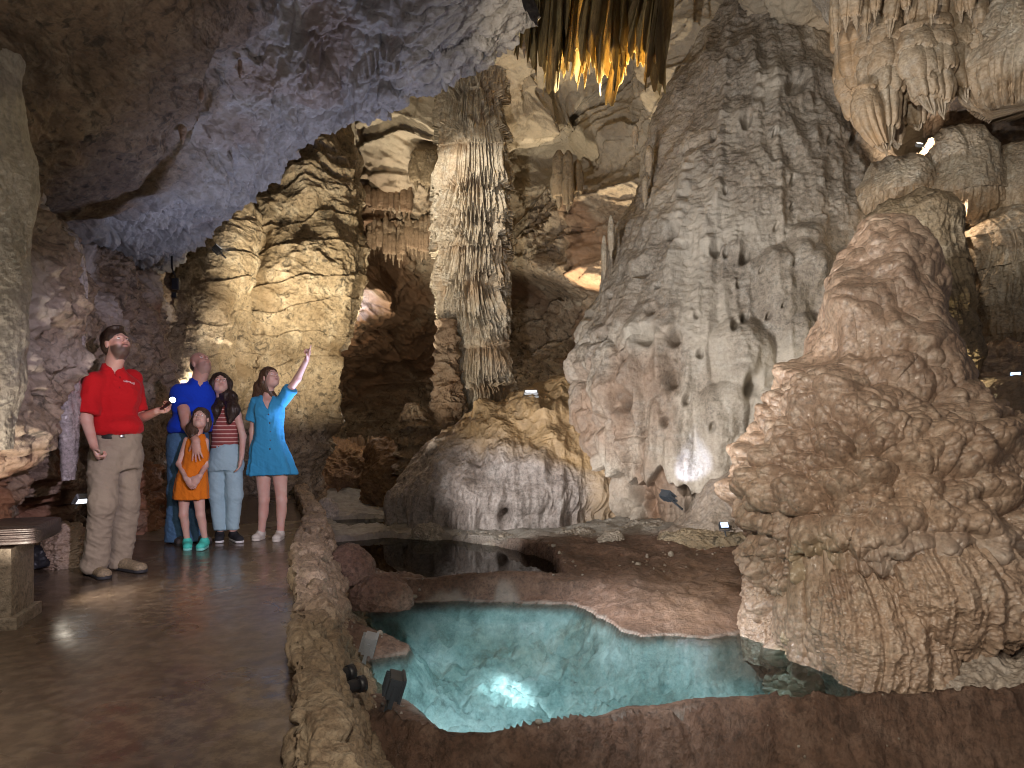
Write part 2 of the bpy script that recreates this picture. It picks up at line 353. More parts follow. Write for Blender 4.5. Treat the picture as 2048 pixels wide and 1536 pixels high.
Z = (num/den).reshape(sh)
Pn = np.stack([X, Y, 0*X], -1)
def polydist(poly, X, Y):
    """signed distance in metres, + inside"""
    n = len(poly); ins = np.zeros(X.shape, bool); d = np.full(X.shape, 1e9)
    for i in range(n):
        x1, y1 = poly[i]; x2, y2 = poly[(i+1) % n]
        c_ = ((y1 > Y) != (y2 > Y)) & (X < (x2-x1)*(Y-y1)/((y2-y1) or 1e-9)+x1); ins ^= c_
        t = np.clip(((X-x1)*(x2-x1)+(Y-y1)*(y2-y1))/((x2-x1)**2+(y2-y1)**2+1e-12), 0, 1)
        d = np.minimum(d, (X-x1-t*(x2-x1))**2+(Y-y1-t*(y2-y1))**2)
    d = np.sqrt(d); return np.where(ins, d, -d)
ZA, ZB = -.60, -.47
poolA = [(712, 1238), (780, 1215), (850, 1204), (1000, 1203), (1150, 1212), (1200, 1238), (1290, 1272), (1400, 1276), (1490, 1268), (1570, 1262), (1700, 1290), (1850, 1330), (1900, 1380), (1900, 1425), (1650, 1440), (1400, 1450), (1210, 1485), (1050, 1500), (950, 1495), (870, 1460), (800, 1400), (735, 1375), (705, 1345), (740, 1322), (800, 1312), (810, 1290), (770, 1272), (745, 1262)]
poolB = [(655, 1086), (760, 1076), (900, 1080), (1000, 1092), (1100, 1120), (1130, 1165), (1080, 1166), (960, 1163), (850, 1160), (760, 1152), (690, 1130), (660, 1110)]
poolC = [(650, 1040), (800, 1036), (790, 1052), (700, 1056)]
pa = [G(x, y, ZA)[:2] for x, y in poolA]; pb = [G(x, y, ZB)[:2] for x, y in poolB]; pc = [G(x, y, -.42)[:2] for x, y in poolC]
jx, jy = X+.09*perlin(S(Pn, 2.6))+.03*perlin(S(Pn, 9)), Y+.09*perlin(S(Pn, 2.7)+7)+.03*perlin(S(Pn, 9)+3)
dA = polydist(pa, jx, jy); dB = polydist(pb, jx, jy); dC = polydist(pc, jx, jy)
# near dam: a steep face towards the viewer below a ragged rim
rim = np.array([G(x, y, -.46)[:2] for x, y in [(560, 1400), (690, 1420), (800, 1452), (900, 1470), (1050, 1460), (1200, 1436), (1400, 1398), (1600, 1402), (1800, 1394), (2048, 1380), (2400, 1350)]])
yr = np.interp(X, rim[:, 0], rim[:, 1])+.06*perlin(S(Pn, 2.2, .3, 1)+5)+.02*perlin(S(Pn, 7, .5, 1)+5)
front = np.clip(yr-Y, 0, None)
Z = Z+.05*fbm(S(Pn, 1.1), 3)+.018*ridged(S(Pn, 3.5), 4)
Zr = -.46+.02*perlin(S(Pn, 4))
rimw = np.exp(-((Y-yr)/.16)**2)
Z = np.where(Y < yr, Zr-np.minimum(front*1.55, .55)-.18*sstep(.3, 1.2, front), Z*(1-rimw)+Zr*rimw)
mw = sstep(-1.3, -.9, X)
zleft = -.50+.05*fbm(S(Pn, 2), 3)
Z = np.where(Y < yr, Z*mw+zleft*(1-mw), Z)
Z += (.016*ridged(S(Pn, 12, 3, 1), 3)+.02*fbm(S(Pn, 5), 4)+.010*ridged(S(Pn, 17), 3))*sstep(0, .05, front)
Z += .010*ridged(S(Pn, 8), 4, .55)+.035*fbm(S(Pn, 2.0), 4)+.012*((fbm(S(Pn, 1.6, 3.0, 1)+2, 3)*3 % 1.0)**2)+(.006*ridged(S(Pn, 30), 3)+.02*ridged(S(Pn, 4.5)+3, 3))*sstep(6, 4, Y)
Z = np.where((dA < 0) & (Y > yr), ZA+.012+np.maximum(Z-ZA-.012, .02)*sstep(0, .42, -dA)**.8, Z)
nb = (dB < 0) & (dB > -.25) & (dA < -.12); Z = np.where(nb, np.maximum(Z, ZB+.01+np.minimum(-dB*.3, .05)), Z)
depthA = np.minimum(dA*.55, .26)+.08*ridged(S(Pn, 1.7), 4)*sstep(0, .3, dA)+.05*ridged(S(Pn, 5), 4, .6)*sstep(0, .2, dA)+.02*ridged(S(Pn, 17), 3)*sstep(0, .1, dA)
Z = np.where(dA > 0, np.minimum(ZA-depthA-.004, ZA-.003), Z)
Z = np.where(Y >= yr, np.maximum(Z, Zr-np.clip(Y-yr-.05, 0, 9)*2.2-3.*np.clip(Y-yr-.05, 0, 9)**2*0), Z)
Z = np.where(dB > 0, ZB-np.minimum(dB*.6, .3)-.03*ridged(S(Pn, 4), 3)*sstep(0, .2, dB), Z)
Z = np.where(dC > 0, -.42-np.minimum(dC*.3, .1), Z)
rp_ = np.array([G(x, 1190, -.5)[:2]+(z_,) for x, z_ in [(780, -.48), (860, -.40), (930, -.36), (1010, -.33), (1090, -.36), (1150, -.44), (1190, -.5)]])
t_ = np.interp(X, rp_[:, 0], rp_[:, 2], left=-.7, right=-.7); yc_ = 6.86+.05*perlin(S(Pn, 2))
Z = np.where(dA < 0, np.maximum(Z, t_-((Y-yc_)/.20)**2*.30+.015*fbm(S(Pn, 4), 3)), Z)
# ground drops out of the way under the walkway
kx = np.array([(-.40, .8), (-.56, 1.6), (-.66, 2.08), (-.95, 3.0), (-1.33, 4.2), (-1.72, 5.4), (-1.98, 6.35), (-2.35, 7.8), (-3.05, 9.75), (-3.6, 11.5), (-3.9, 14), (-4.1, 18)])
kc = np.interp(Y, kx[:, 1], kx[:, 0])
Z = np.where(X < kc, -.9, Z)
P = np.stack([X, Y, Z], -1); px, py = proj(P)
grey = sstep(.15, -.1, dB)*sstep(8.3, 9.2, Y+.4*fbm(S(Pn, 1), 2))
crust = sstep(.05, .0, -dA+.04*perlin(S(Pn, 5)))*(dA < 0)*(Y > yr+.03)*.5; grey = np.maximum(grey, crust)
tan = np.clip(np.exp(-((px-1400)/120)**2-((py-1190)/80)**2)+sstep(0, .6, front)*.55, 0, 1)
mt, nt, b, out = new_mat('pool_floor_and_mud'); L = nt.links.new   # the ground: mud above the water line, blue-white calcite below it
nt.nodes.remove(b); src = M_mud.node_tree
M_ground = M_mud.copy(); M_ground.name = 'ground_mud_and_calcite'; nt = M_ground.node_tree; L = nt.links.new
b = [n for n in nt.nodes if n.type == 'BSDF_PRINCIPLED'][0]
old = b.inputs['Base Color'].links[0].from_socket
tc = nd(nt, 'ShaderNodeTexCoord'); nz = nd(nt, 'ShaderNodeTexNoise', i_Scale=3.2, i_Detail=12., i_Roughness=.82, i_Distortion=.1); L(tc.outputs['Object'], nz.inputs['Vector'])
pc1 = ramp(nt, nz.outputs[0], [(.36, (.26, .34, .33)), (.48, (.54, .66, .65)), (.60, (.84, .90, .88))])
nz2 = nd(nt, 'ShaderNodeTexNoise', i_Scale=.9, i_Detail=4., i_Roughness=.6); L(tc.outputs['Object'], nz2.inputs['Vector']); pc1 = mixc(nt, .9, pc1, ramp(nt, nz2.outputs[0], [(.40, (.50, .58, .55)), (.56, (1., 1., 1.))]), 'MULTIPLY')
at = nd(nt, 'ShaderNodeAttribute', attribute_name='wet'); col = mixc(nt, at.outputs['Fac'], old, pc1); L(col, b.inputs['Base Color'])
bpy.data.materials.remove(mt)
o = grid_mesh('cave_floor', P, M_ground, tint=tan*.8, tints=grey); tag(o, kind='structure')
wet = (P[..., 2] < ZA+.004)*np.clip(sstep(.0, .12, dA)+.5*sstep(0, .1, dA), 0, 1)*(1-.75*sstep(1350, 1500, px)*sstep(1395, 1340, py))*(1-.5*sstep(1230, 1210, py))
a = o.data.attributes.new('wet', 'FLOAT', 'POINT'); a.data.foreach_set('value', wet.astype(f32).ravel()); tick('ground')
# loose grit and pebbles on the banks
rp2 = np.random.RandomState(4); vv, ff, k0 = [], [], 0
u_ = np.linspace(0, np.pi, 5)[:, None]; v_ = np.linspace(0, 2*np.pi, 8)[None]
sp_ = np.stack([np.sin(u_)*np.cos(v_), np.sin(u_)*np.sin(v_), np.cos(u_)+0*v_], -1)
ii, jj_ = rp2.randint(0, ny, 26000), rp2.randint(0, nx, 26000)
ok_ = (dA[ii, jj_] < -.02) & (dB[ii, jj_] < -.02) & (X[ii, jj_] > kc[ii, jj_]+.33) & (Y[ii, jj_] < 10) & (X[ii, jj_] < 5) & (perlin(np.stack([X[ii, jj_]*1.3, Y[ii, jj_]*1.3, 0*ii], -1)) > -.05+.3*rp2.rand(26000))
for _, (i, j) in enumerate(list(zip(ii[ok_], jj_[ok_]))[:3600]):
    r_ = rp2.uniform(.004, .013)*(1 if rp2.rand() < .9 else 2.4)*(.5+Y[i, j]*.11)
    Pq = sp_*r_*rp2.uniform(.6, 1.2, 3); Pq = Pq*(1+.25*perlin(sp_*1.7+_)[..., None])+[X[i, j], Y[i, j], Z[i, j]+r_*.2]
    vv.append(Pq.reshape(-1, 3)); ff.append(grid_faces(5, 8)+k0); k0 += 40
tag(raw_mesh('pebbles', np.concatenate(vv), np.concatenate(ff), M_mass, loc=(0, 5, 0)), 'loose grit and small stones scattered over the muddy pool banks', 'pebbles', kind='stuff')
# water
def water_mat(name, tint, rough):
    m, nt, b, out = new_mat(name); nt.nodes.remove(b); L = nt.links.new
    tr = nd(nt, 'ShaderNodeBsdfTransparent'); tr.inputs[0].default_value = (*tint, 1); gl = nd(nt, 'ShaderNodeBsdfGlossy'); gl.inputs['Roughness'].default_value = rough
    fr = nd(nt, 'ShaderNodeFresnel', i_IOR=1.33); mx = nd(nt, 'ShaderNodeMixShader')
    tc = nd(nt, 'ShaderNodeTexCoord'); nz = nd(nt, 'ShaderNodeTexNoise', i_Scale=2.5, i_Detail=2.); L(tc.outputs['Object'], nz.inputs['Vector'])
    bp = nd(nt, 'ShaderNodeBump', i_Strength=.02, i_Distance=.02); L(nz.outputs[0], bp.inputs['Height']); L(bp.outputs[0], gl.inputs['Normal'])
    L(fr.outputs[0], mx.inputs[0]); L(tr.outputs[0], mx.inputs[1]); L(gl.outputs[0], mx.inputs[2]); L(mx.outputs[0], out.inputs[0]); return m
M_water = water_mat('clear_water', (.76, .93, .94), .0); M_water2 = water_mat('dark_water', (.35, .36, .30), .0)
def pool(name, poly, z, grow, mat):
    c_ = np.mean(poly, 0); V = [(c_[0]+(x-c_[0])*grow, c_[1]+(y-c_[1])*grow, z) for x, y in poly]
    me = bpy.data.meshes.new(name); me.from_pydata(V, [], [list(range(len(V)))][:1]); me.flip_normals() if (me.update() or me.polygons[0].normal.z < 0) else None; me.materials.append(mat)
    o = bpy.data.objects.new(name, me); COL.objects.link(o); tag(o, kind='structure')
hull = [G(x, y, ZA)[:2] for x, y in [(700, 1236), (850, 1196), (1180, 1196), (1300, 1240), (1560, 1240), (1800, 1270), (1990, 1340), (1990, 1410), (1640, 1425), (1400, 1425), (1210, 1462), (1000, 1500), (900, 1492), (690, 1385), (680, 1300)]]
pool('pool_water', hull, ZA, 1.0, M_water); pool('upper_pool_water', pb, ZB, 1.06, M_water2); pool('far_pool_water', pc, -.42, 1.1, M_water2)

# ---- walkway
ny, nx = n_(700), n_(420)
ys = .6+19.4*np.linspace(0, 1, ny)**1.6; u = np.linspace(0, 1, nx)
Yp = ys[:, None]+0*u[None]; xr = np.interp(Yp, kx[:, 1], kx[:, 0])+.02; Xp = -7+(xr+7)*u[None]**.6
P = np.stack([Xp, Yp, 0*Xp], -1)
P[..., 2] = .006*fbm(S(P, .9), 3)+.0022*fbm(S(P, 7), 3)-.012*np.exp(-((Yp-2.9)/.02)**2)*0
m, nt, b, out = new_mat('wet_walkway'); L = nt.links.new
tc = nd(nt, 'ShaderNodeTexCoord'); n1 = nd(nt, 'ShaderNodeTexNoise', i_Scale=.9, i_Detail=7., i_Roughness=.6, i_Distortion=.7); L(tc.outputs['Object'], n1.inputs['Vector'])
n2 = nd(nt, 'ShaderNodeTexNoise', i_Scale=13., i_Detail=8., i_Roughness=.72); L(tc.outputs['Object'], n2.inputs['Vector'])
c1 = ramp(nt, n1.outputs[0], [(.30, (.075, .05, .037)), (.5, (.12, .084, .06)), (.72, (.19, .14, .10))])
c2 = mixc(nt, ramp(nt, n2.outputs[0], [(.45, 0.), (.65, .35)]), c1, (.30, .225, .16)); c2 = mixc(nt, .6, c2, ramp(nt, n2.outputs[0], [(.3, .55), (.55, 1.)]), 'MULTIPLY'); L(c2, b.inputs['Base Color'])
n3 = nd(nt, 'ShaderNodeTexNoise', i_Scale=.55, i_Detail=4., i_Roughness=.55); L(tc.outputs['Object'], n3.inputs['Vector'])
sx = nd(nt, 'ShaderNodeSeparateXYZ'); L(tc.outputs['Object'], sx.inputs[0])
mm = nd(nt, 'ShaderNodeMapRange'); mm.inputs['From Min'].default_value = -5.2; mm.inputs['From Max'].default_value = -2.6; mm.inputs['To Min'].default_value = .30; mm.inputs['To Max'].default_value = 0
wetn = nd(nt, 'ShaderNodeMath', operation='ADD'); L(n3.outputs[0], wetn.inputs[0]); wetn.inputs[1].default_value = 0.
L(ramp(nt, wetn.outputs[0], [(.38, .16), (.52, .25), (.68, .42)]), b.inputs['Roughness']); b.inputs['Specular IOR Level'].default_value = .55
bp = nd(nt, 'ShaderNodeBump', i_Strength=.25, i_Distance=.004); L(n2.outputs[0], bp.inputs['Height']); L(bp.outputs[0], b.inputs['Normal'])
tag(grid_mesh('walkway', P, m), kind='structure'); tick('walkway')

# ---- low stone kerb wall along the water side
cl = cr(kx[:-1], n_(1100)); ds = np.r_[0, np.cumsum(np.linalg.norm(np.diff(cl, axis=0), axis=1))]
tg = np.gradient(cl, axis=0); tg /= np.linalg.norm(tg, axis=1, keepdims=True); nrm = np.stack([tg[:, 1], -tg[:, 0]], 1)      # to the water side
prof = cr(np.array([(0, -.05), (.0, .05), (.005, .13), (.03, .125), (.10, .13), (.15, .12), (.19, .06), (.23, -.06), (.29, -.25), (.38, -.45), (.5, -.62), (.6, -.8)]), n_(170))
wf = np.interp(cl[:, 1], [1, 3, 5, 6.3, 8, 12], [.85, .88, 1.05, 1.25, 1.0, .9])
P = np.empty((len(cl), len(prof), 3)); off = prof[None, :, 0]*wf[:, None]
P[..., 0] = cl[:, None, 0]+nrm[:, None, 0]*off; P[..., 1] = cl[:, None, 1]+nrm[:, None, 1]*off; P[..., 2] = prof[None, :, 1]
N = normals(P); N = N*np.sign(N[:, len(prof)//3, 2].mean())
sv = np.stack([ds[:, None]*3.4+0*off, off*3.0+0*P[..., 2], P[..., 2]*6.5], -1)
w1, w2, wc = worley(sv+.35*fbm(S(P, 2.5), 2)[..., None], 5)
h = .055*(wc-.5)-.048*np.exp(-(w2-w1)*10)+.014*fbm(S(P, 6), 4)+.012*ridged(S(P, 5, 5, 20), 4)+.006*ridged(S(P, 22), 3)+.05*fbm(S(P, 1.2), 2)*sstep(.15, .4, off)
h[:, :6] *= .3
o = finish('stone_kerb_wall', P, N, h, M_kerb, 'low rough stone wall edging the wet walkway above the pools', 'wall'); tick('kerb')
# ================================================================ formations
def stamp(px, py, x, y, sx, sy=None):
    return np.exp(-((px-x)/sx)**2-((py-y)/(sy or sx))**2)
def body(keys, nz, nt, sq=1.0, warp=.3):
    P, arc, th = body_grid(keys, n_(nz), n_(nt), warp, sq); N = normals(P, True)
    c = P.mean(1, keepdims=True); s = np.sign(((P-c)*N)[..., :2].sum(-1)).mean()
    N = N*(1 if s > 0 else -1); return P, arc, N
def put(name, P, N, h, mat, label, cat, group=None, tint=None, tints=None, parent=None, vec=None):
    hh = h.copy(); hh[:, 0] = hh[:, -1] = (hh[:, 0]+hh[:, -1])/2
    R = P+N*hh[..., None]
    if vec is not None: R = R+vec
    R[0] = R[0].mean(0); R[-1] = R[-1].mean(0)+[0, 0, .0]
    o = grid_mesh(name, R, mat, tint=tint, tints=tints, parent=parent); tag(o, label, cat, group); return o

# ---- the great grey flowstone massif
K = [(-160, 1450, 1640, 12.5, .9), (-40, 1425, 1640, 12.4, 1.0), (40, 1408, 1642, 12.3, 1.1), (100, 1388, 1652, 12.2, 1.2), (200, 1345, 1690, 12.0, 1.5), (300, 1312, 1712, 11.9, 1.8), (400, 1288, 1728, 11.7, 2.0), (500, 1243, 1738, 11.5, 2.1),
     (600, 1225, 1748, 11.3, 2.15), (700, 1202, 1755, 11.15, 2.1), (800, 1186, 1755, 11.0, 2.05), (880, 1186, 1745, 10.9, 1.95), (930, 1200, 1730, 10.8, 1.8), (1000, 1200, 1700, 10.8, 1.65), (1070, 1200, 1690, 10.8, 1.6), (1110, 1190, 1690, 10.8, 1.6)]
P, arc, N = body(K, 820, 820, sq=.85); px, py = proj(P)
fl = ridged(S(P, .85, .85, .13)+4, 3, .5)
h = .09*fl+.10*fbm(S(P, .5)+3, 3)+.03*ridged(S(P, 3.0, 3.0, .3)+5, 3)
wave = perlin(S(P, 3.2, 3.2, 11)+.5*fbm(S(P, 1.5), 2)[..., None]); wv2 = ridged(S(P, 6, 6, 17)+3, 3)
upm = sstep(700, 450, py+90*fbm(S(P, .7)+2, 2))
h += (.007*wave+.006*wv2)*(.2+.8*upm)+.009*ridged(S(P, 5, 5, 5)+.4*fbm(S(P, 1.7), 2)[..., None], 4)*upm+.045*ridged(S(P, 1.7, 1.7, .22)+17, 3)+.02*fbm(S(P, 2.5), 4)+.010*ridged(S(P, 7, 7, 9)+2, 4)+.05*ridged(S(P, 1.9, 1.9, .4)+7, 3)*sstep(500, 700, py)
# narrow raised ribs of knobs down the upper face
for (x0, y0, x1, y1, w_) in [(1462, 50, 1440, 420, 8), (1502, 80, 1520, 300, 8), (1538, 90, 1560, 600, 7), (1600, 150, 1640, 520, 9), (1700, 330, 1690, 480, 9), (1400, 260, 1360, 560, 12)]:
    t = np.clip((py-y0)/(y1-y0), 0, 1); xc = x0+(x1-x0)*t; on = sstep(y0-10, y0+20, py)*sstep(y1+60, y1-60, py)
    h += (.045+.05*perlin(S(P, 4, 4, 9)))*np.exp(-((px-xc-5*perlin(S(P, .1, .1, 1.3)))/w_)**2)*on
# broad lobes at the lower right
for i, (x, y, s_) in enumerate([(1560, 560, 60), (1640, 560, 50), (1600, 690, 55), (1680, 640, 45), (1540, 820, 45), (1480, 700, 60), (1640, 780, 45), (1500, 900, 45), (1440, 820, 50), (1690, 540, 40), (1600, 500, 40), (1730, 600, 36)]):
    d = (px-x)/s_; e = (py-y)/s_
    h += .26*np.clip(1-d*d-np.where(e < 0, e**2, (e*.42)**2), 0, 1)
# stubs that stick out with hollows beneath: (col, row, size)
cups = [(1428, 503, 13, 0), (1448, 512, 8, 0), (1482, 514, 14, 0), (1462, 655, 12, 0), (1395, 640, 7, 0), (1215, 640, 8, 0), (1250, 600, 7, 0), (1330, 580, 6, 0), (1285, 730, 9, 0), (1225, 890, 9, 0), (1375, 800, 10, 0), (1420, 850, 8, 0), (1340, 840, 10, 0), (1540, 470, 6, 0), (1620, 620, 6, 0), (1640, 300, 7, 0), (1540, 290, 6, 0), (1450, 400, 6, 0), (1297, 540, 17, 0), (1352, 470, 14, 0), (1478, 640, 12, 0), (1310, 680, 19, 0), (1356, 680, 16, 0), (1245, 680, 12, 0), (1400, 715, 9, 0), (1482, 770, 20, 0), (1270, 798, 20, 0), (1345, 760, 18, 0),
        (1320, 630, 10, 0), (1472, 572, 7, 0), (1512, 552, 5, 0), (1566, 546, 5, 0), (1522, 640, 7, 0), (1544, 625, 5, 0), (1568, 190, 17, 1), (1488, 260, 12, 0), (1432, 290, 10, 0), (1380, 310, 9, 0), (1664, 232, 8, 0), (1686, 290, 9, 0), (1570, 380, 8, 0), (1570, 430, 6, 0), (1700, 330, 8, 0), (1590, 745, 13, 0), (1300, 860, 13, 0), (1210, 760, 15, 0), (1235, 840, 15, 0), (1190, 700, 12, 0)]
for (x, y, s_, wide) in cups:
    jj = .25*perlin(S(P, 7)); d = (px-x)/s_+jj; e = (py-y)/s_-jj; a = .0105*s_*(.6 if wide else 1)
    if wide: d = d*.6
    h += .0052*s_*np.exp(-((d+.2)**2+(e+.25)**2)*.8)-.020*s_*np.exp(-(((d-.45)**2)*3.2+((e-.4)**2)*1.3+1.2*(d-.45)*(e-.4))**1.3)
# ragged, dripping lower edge on the left
lf = sstep(1420, 1250, px)*sstep(600, 760, py)
w1, w2, wc = worley(S(P, 2.2, 2.2, .9)+.3*fbm(S(P, 2), 2)[..., None], 9)
h += lf*(.12*(wc-.45)-.12*np.exp(-(w2-w1)*7)+.12*ridged(S(P, 1.7, 1.7, .45)+6, 4)+.04*ridged(S(P, 5, 5, 1.5), 3))
h += .13*ridged(S(P, 1.0, 1.0, .14)+12, 3)*sstep(1480, 1300, px)*sstep(520, 700, py)
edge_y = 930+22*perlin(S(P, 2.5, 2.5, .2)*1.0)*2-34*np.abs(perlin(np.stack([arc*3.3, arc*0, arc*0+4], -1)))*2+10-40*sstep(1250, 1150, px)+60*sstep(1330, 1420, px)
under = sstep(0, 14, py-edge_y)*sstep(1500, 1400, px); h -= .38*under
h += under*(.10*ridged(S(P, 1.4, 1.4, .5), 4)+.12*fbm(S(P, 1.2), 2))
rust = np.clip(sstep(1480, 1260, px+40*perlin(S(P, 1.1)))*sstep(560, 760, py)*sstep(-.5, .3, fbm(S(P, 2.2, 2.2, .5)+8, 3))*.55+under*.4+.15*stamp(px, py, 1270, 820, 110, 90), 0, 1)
pale = np.clip(sstep(.2, .7, fbm(S(P, .9, .9, .3)+15, 3))*.7+stamp(px, py, 1310, 685, 40, 30)+stamp(px, py, 1440, 470, 90, 30)*.8, 0, 1)*(1-rust)
put('flowstone_massif', P, N, h, M_mass, 'huge grey flowstone massif rising behind the pool, pitted with hollows and reaching the vault', 'flowstone', tint=rust, tints=pale); tick('massif')

# pale ramp of flowstone running down in front of the massif
K = [(640, 1725, 1800, 9.6, .25), (740, 1655, 1790, 9.4, .4), (840, 1560, 1760, 9.2, .5), (920, 1480, 1700, 9.0, .55), (1000, 1420, 1640, 8.85, .6), (1050, 1375, 1580, 8.75, .6), (1085, 1320, 1545, 8.7, .55), (1110, 1310, 1540, 8.7, .5)]
P, arc, N = body(K, 300, 400, sq=.9); px, py = proj(P)
h = .10*ridged(S(P, 1.3, 1.3, .3), 3)+.06*fbm(S(P, 1.2), 3)+.012*ridged(S(P, 8, 8, 5), 3)
put('flowstone_ramp', P, N, h, M_pale, 'smooth pale flowstone ramp sweeping down at the foot of the grey massif', 'flowstone', tint=.25*sstep(.1, .5, fbm(S(P, 1))))

# ---- the tall column
K = [(98, 925, 962, 12.9, .3), (106, 908, 985, 12.9, .42), (135, 897, 997, 12.9, .5), (180, 889, 1003, 12.9, .52), (260, 882, 1006, 12.9, .54), (340, 882, 1010, 12.9, .55), (430, 876, 1014, 12.9, .58), (520, 876, 1012, 12.9, .58), (570, 878, 1010, 12.9, .56), (620, 884, 1010, 12.9, .55), (660, 905, 1004, 12.9, .48), (685, 918, 1000, 12.9, .42), (720, 912, 1008, 12.9, .44), (755, 918, 1006, 12.9, .4), (790, 925, 1012, 12.9, .42), (820, 930, 1000, 12.9, .35), (850, 935, 985, 12.9, .28), (880, 932, 990, 12.9, .3)]
P, arc, N = body(K, 1500, 560, sq=.92, warp=.35); px, py = proj(P)
def zr(r): return CH-(r-HZ)/Fp*12.9
big = [zr(r) for r in (172, 245, 352, 420, 480, 550, 605, 655, 745, 812)]
h1, m1 = tiered(arc, P[..., 2], big, .23, .42, 15, 3, arch=.22, ah=1.3, p=.85)
sm = [zr(r) for r in (150, 205, 300, 385, 400, 440, 460, 500, 520, 575, 630, 690, 720, 780)]
h2, m2 = tiered(arc+.6, P[..., 2], sm, .06, .26, 19, 9, arch=.10, ah=1.6)
flt = np.abs(perlin(np.stack([arc*17, P[..., 2]*.6, 0*arc+2], -1)))
h = h1+h2*.8+.034*(1-2.2*flt)*(.4+.6*m1)+.05*fbm(S(P, 2.2)+3, 3)+.016*ridged(S(P, 5, 5, 3), 3)
# side ribs
h += .10*np.exp(-((arc-.50)/.07)**2)*(1+perlin(S(P, 1, 1, 2.2)))+.10*np.exp(-((arc+.55)/.06)**2)
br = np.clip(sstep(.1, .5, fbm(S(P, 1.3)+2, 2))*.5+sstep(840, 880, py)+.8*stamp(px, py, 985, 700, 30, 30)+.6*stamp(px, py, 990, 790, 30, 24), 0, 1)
br = np.clip(br+.75*sstep(.45, .05, m1)*sstep(-.4, .3, fbm(S(P, 3), 3)), 0, 1)  # brown below the drip edges: shade of the overhangs put into the tint
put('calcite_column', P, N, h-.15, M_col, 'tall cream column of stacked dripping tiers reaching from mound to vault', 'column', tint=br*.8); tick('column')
# knobbly dark companion column at its foot
K = [(640, 880, 905, 12.4, .12), (690, 876, 912, 12.4, .18), (760, 872, 915, 12.4, .2), (800, 868, 925, 12.4, .25), (850, 850, 930, 12.4, .35), (890, 838, 920, 12.3, .4), (925, 835, 900, 12.2, .35)]
P, arc, N = body(K, 420, 220); w1, w2, wc = worley(S(P, 5, 5, 7), 2)
put('knobbly_column', P, N, .09*(1-w1)-.05+.06*ridged(S(P, 3), 4), M_back, 'knobbly brown column leaning against the foot of the tall cream column', 'column', tint=np.full(P.shape[:2], .55))
K = [(806, 815, 830, 12.0, .08), (815, 808, 838, 12.0, .14), (845, 806, 850, 12.0, .2), (880, 803, 866, 12.0, .26), (925, 800, 880, 12.0, .3), (950, 790, 890, 12.0, .35)]
P, arc, N = body(K, 300, 200); w1, w2, wc = worley(S(P, 3.5, 3.5, 6), 4)
hh, mm = tiered(arc, P[..., 2], [-.2, .1, .35, .6, .85, 1.05, 1.25], .12, .08, 9, 5, arch=.15)
put('banded_stalagmite', P, N, hh-.05+.05*ridged(S(P, 3), 3), M_back, 'short dark stalagmite with pale bands standing apart, beyond the upper pool', 'stalagmite', tint=np.full(P.shape[:2], .3))

# ---- mound below the column
K = [(772, 1140, 1200, 11.6, .3), (790, 1085, 1240, 11.6, .7), (820, 1010, 1262, 11.5, 1.0), (850, 950, 1268, 11.5, 1.15), (885, 895, 1270, 11.4, 1.3), (930, 858, 1270, 11.3, 1.45), (980, 822, 1268, 11.2, 1.5), (1005, 806, 1262, 11.2, 1.5), (1040, 812, 1258, 11.2, 1.42), (1062, 822, 1255, 11.2, 1.3), (1085, 830, 1250, 11.2, 1.25)]
P, arc, N = body(K, 620, 900, sq=.8); px, py = proj(P)
h = .14*fbm(S(P, .9), 3)+.11*ridged(S(P, 1.3, 1.3, .35)+2, 3)+.03*ridged(S(P, 4.5, 4.5, .9), 3)+.012*fbm(S(P, 9), 3)
hh, mm = tiered(arc, P[..., 2], [-.30], .14, .34, 3.3, 2, arch=.2, ah=1.5); h += hh*sstep(1000, 1030, py)*1.2-.1*sstep(1000, 1030, py)+.04*ridged(np.stack([arc*5, P[..., 2]*.5, arc*0+3], -1), 3)*sstep(960, 1020, py)
for (x, y, sx, sy, a) in [(1095, 850, 22, 18, .35), (1105, 890, 30, 18, .25), (985, 840, 22, 16, .2), (1080, 930, 26, 30, .25), (1010, 900, 26, 40, .16), (1120, 830, 16, 14, .2)]:
    h += a*.7*stamp(px, py, x, y, sx, sy)*(1+.22*ridged(S(P, 4), 3))
h -= .35*stamp(px, py, 1010, 1030, 12, 16)
och = np.clip(sstep(915, 850, py+35*fbm(S(P, 1.1), 2)-(.15*(px-900)))+sstep(1110, 1190, px+40*fbm(S(P, 1.6), 2))*.7, 0, 1)
put('flowstone_mound', P, N, h, rock('mound_calcite', (.47, .41, .38), (.36, .30, .27), (.56, .51, .48), c4=(.40, .27, .14), scale=1.3, bump=.4, bs=18, rough=(.4, .65), streak=.4, pits=.2),
    'broad draped flowstone mound, ochre on top and grey below, under the tall column', 'flowstone', tint=och); tick('mound')
# orange boulder beyond it
K = [(892, 770, 800, 13, .2), (905, 755, 822, 13, .5), (940, 750, 850, 13, .7), (980, 745, 870, 13, .7), (1010, 740, 880, 13, .6)]
P, arc, N = body(K, 220, 260, sq=.75); put('orange_boulder', P, N, .12*ridged(S(P, 1.2), 4)+.03*ridged(S(P, 6), 3), M_orange, 'smooth orange boulder beside the pale mound on the far bank', 'boulder')
K = [(905, 690, 730, 14.5, .2), (915, 650, 770, 14.5, .6), (950, 610, 800, 14.5, 1.), (990, 560, 830, 14.5, 1.2), (1010, 540, 840, 14.5, 1.2)]
P, arc, N = body(K, 260, 400, sq=.8); put('clay_hummock', P, N, .22*ridged(S(P, .9), 5)+.03*ridged(S(P, 6), 3), M_orange, 'low brown clay hummock on the far bank past the walkway', 'boulder')

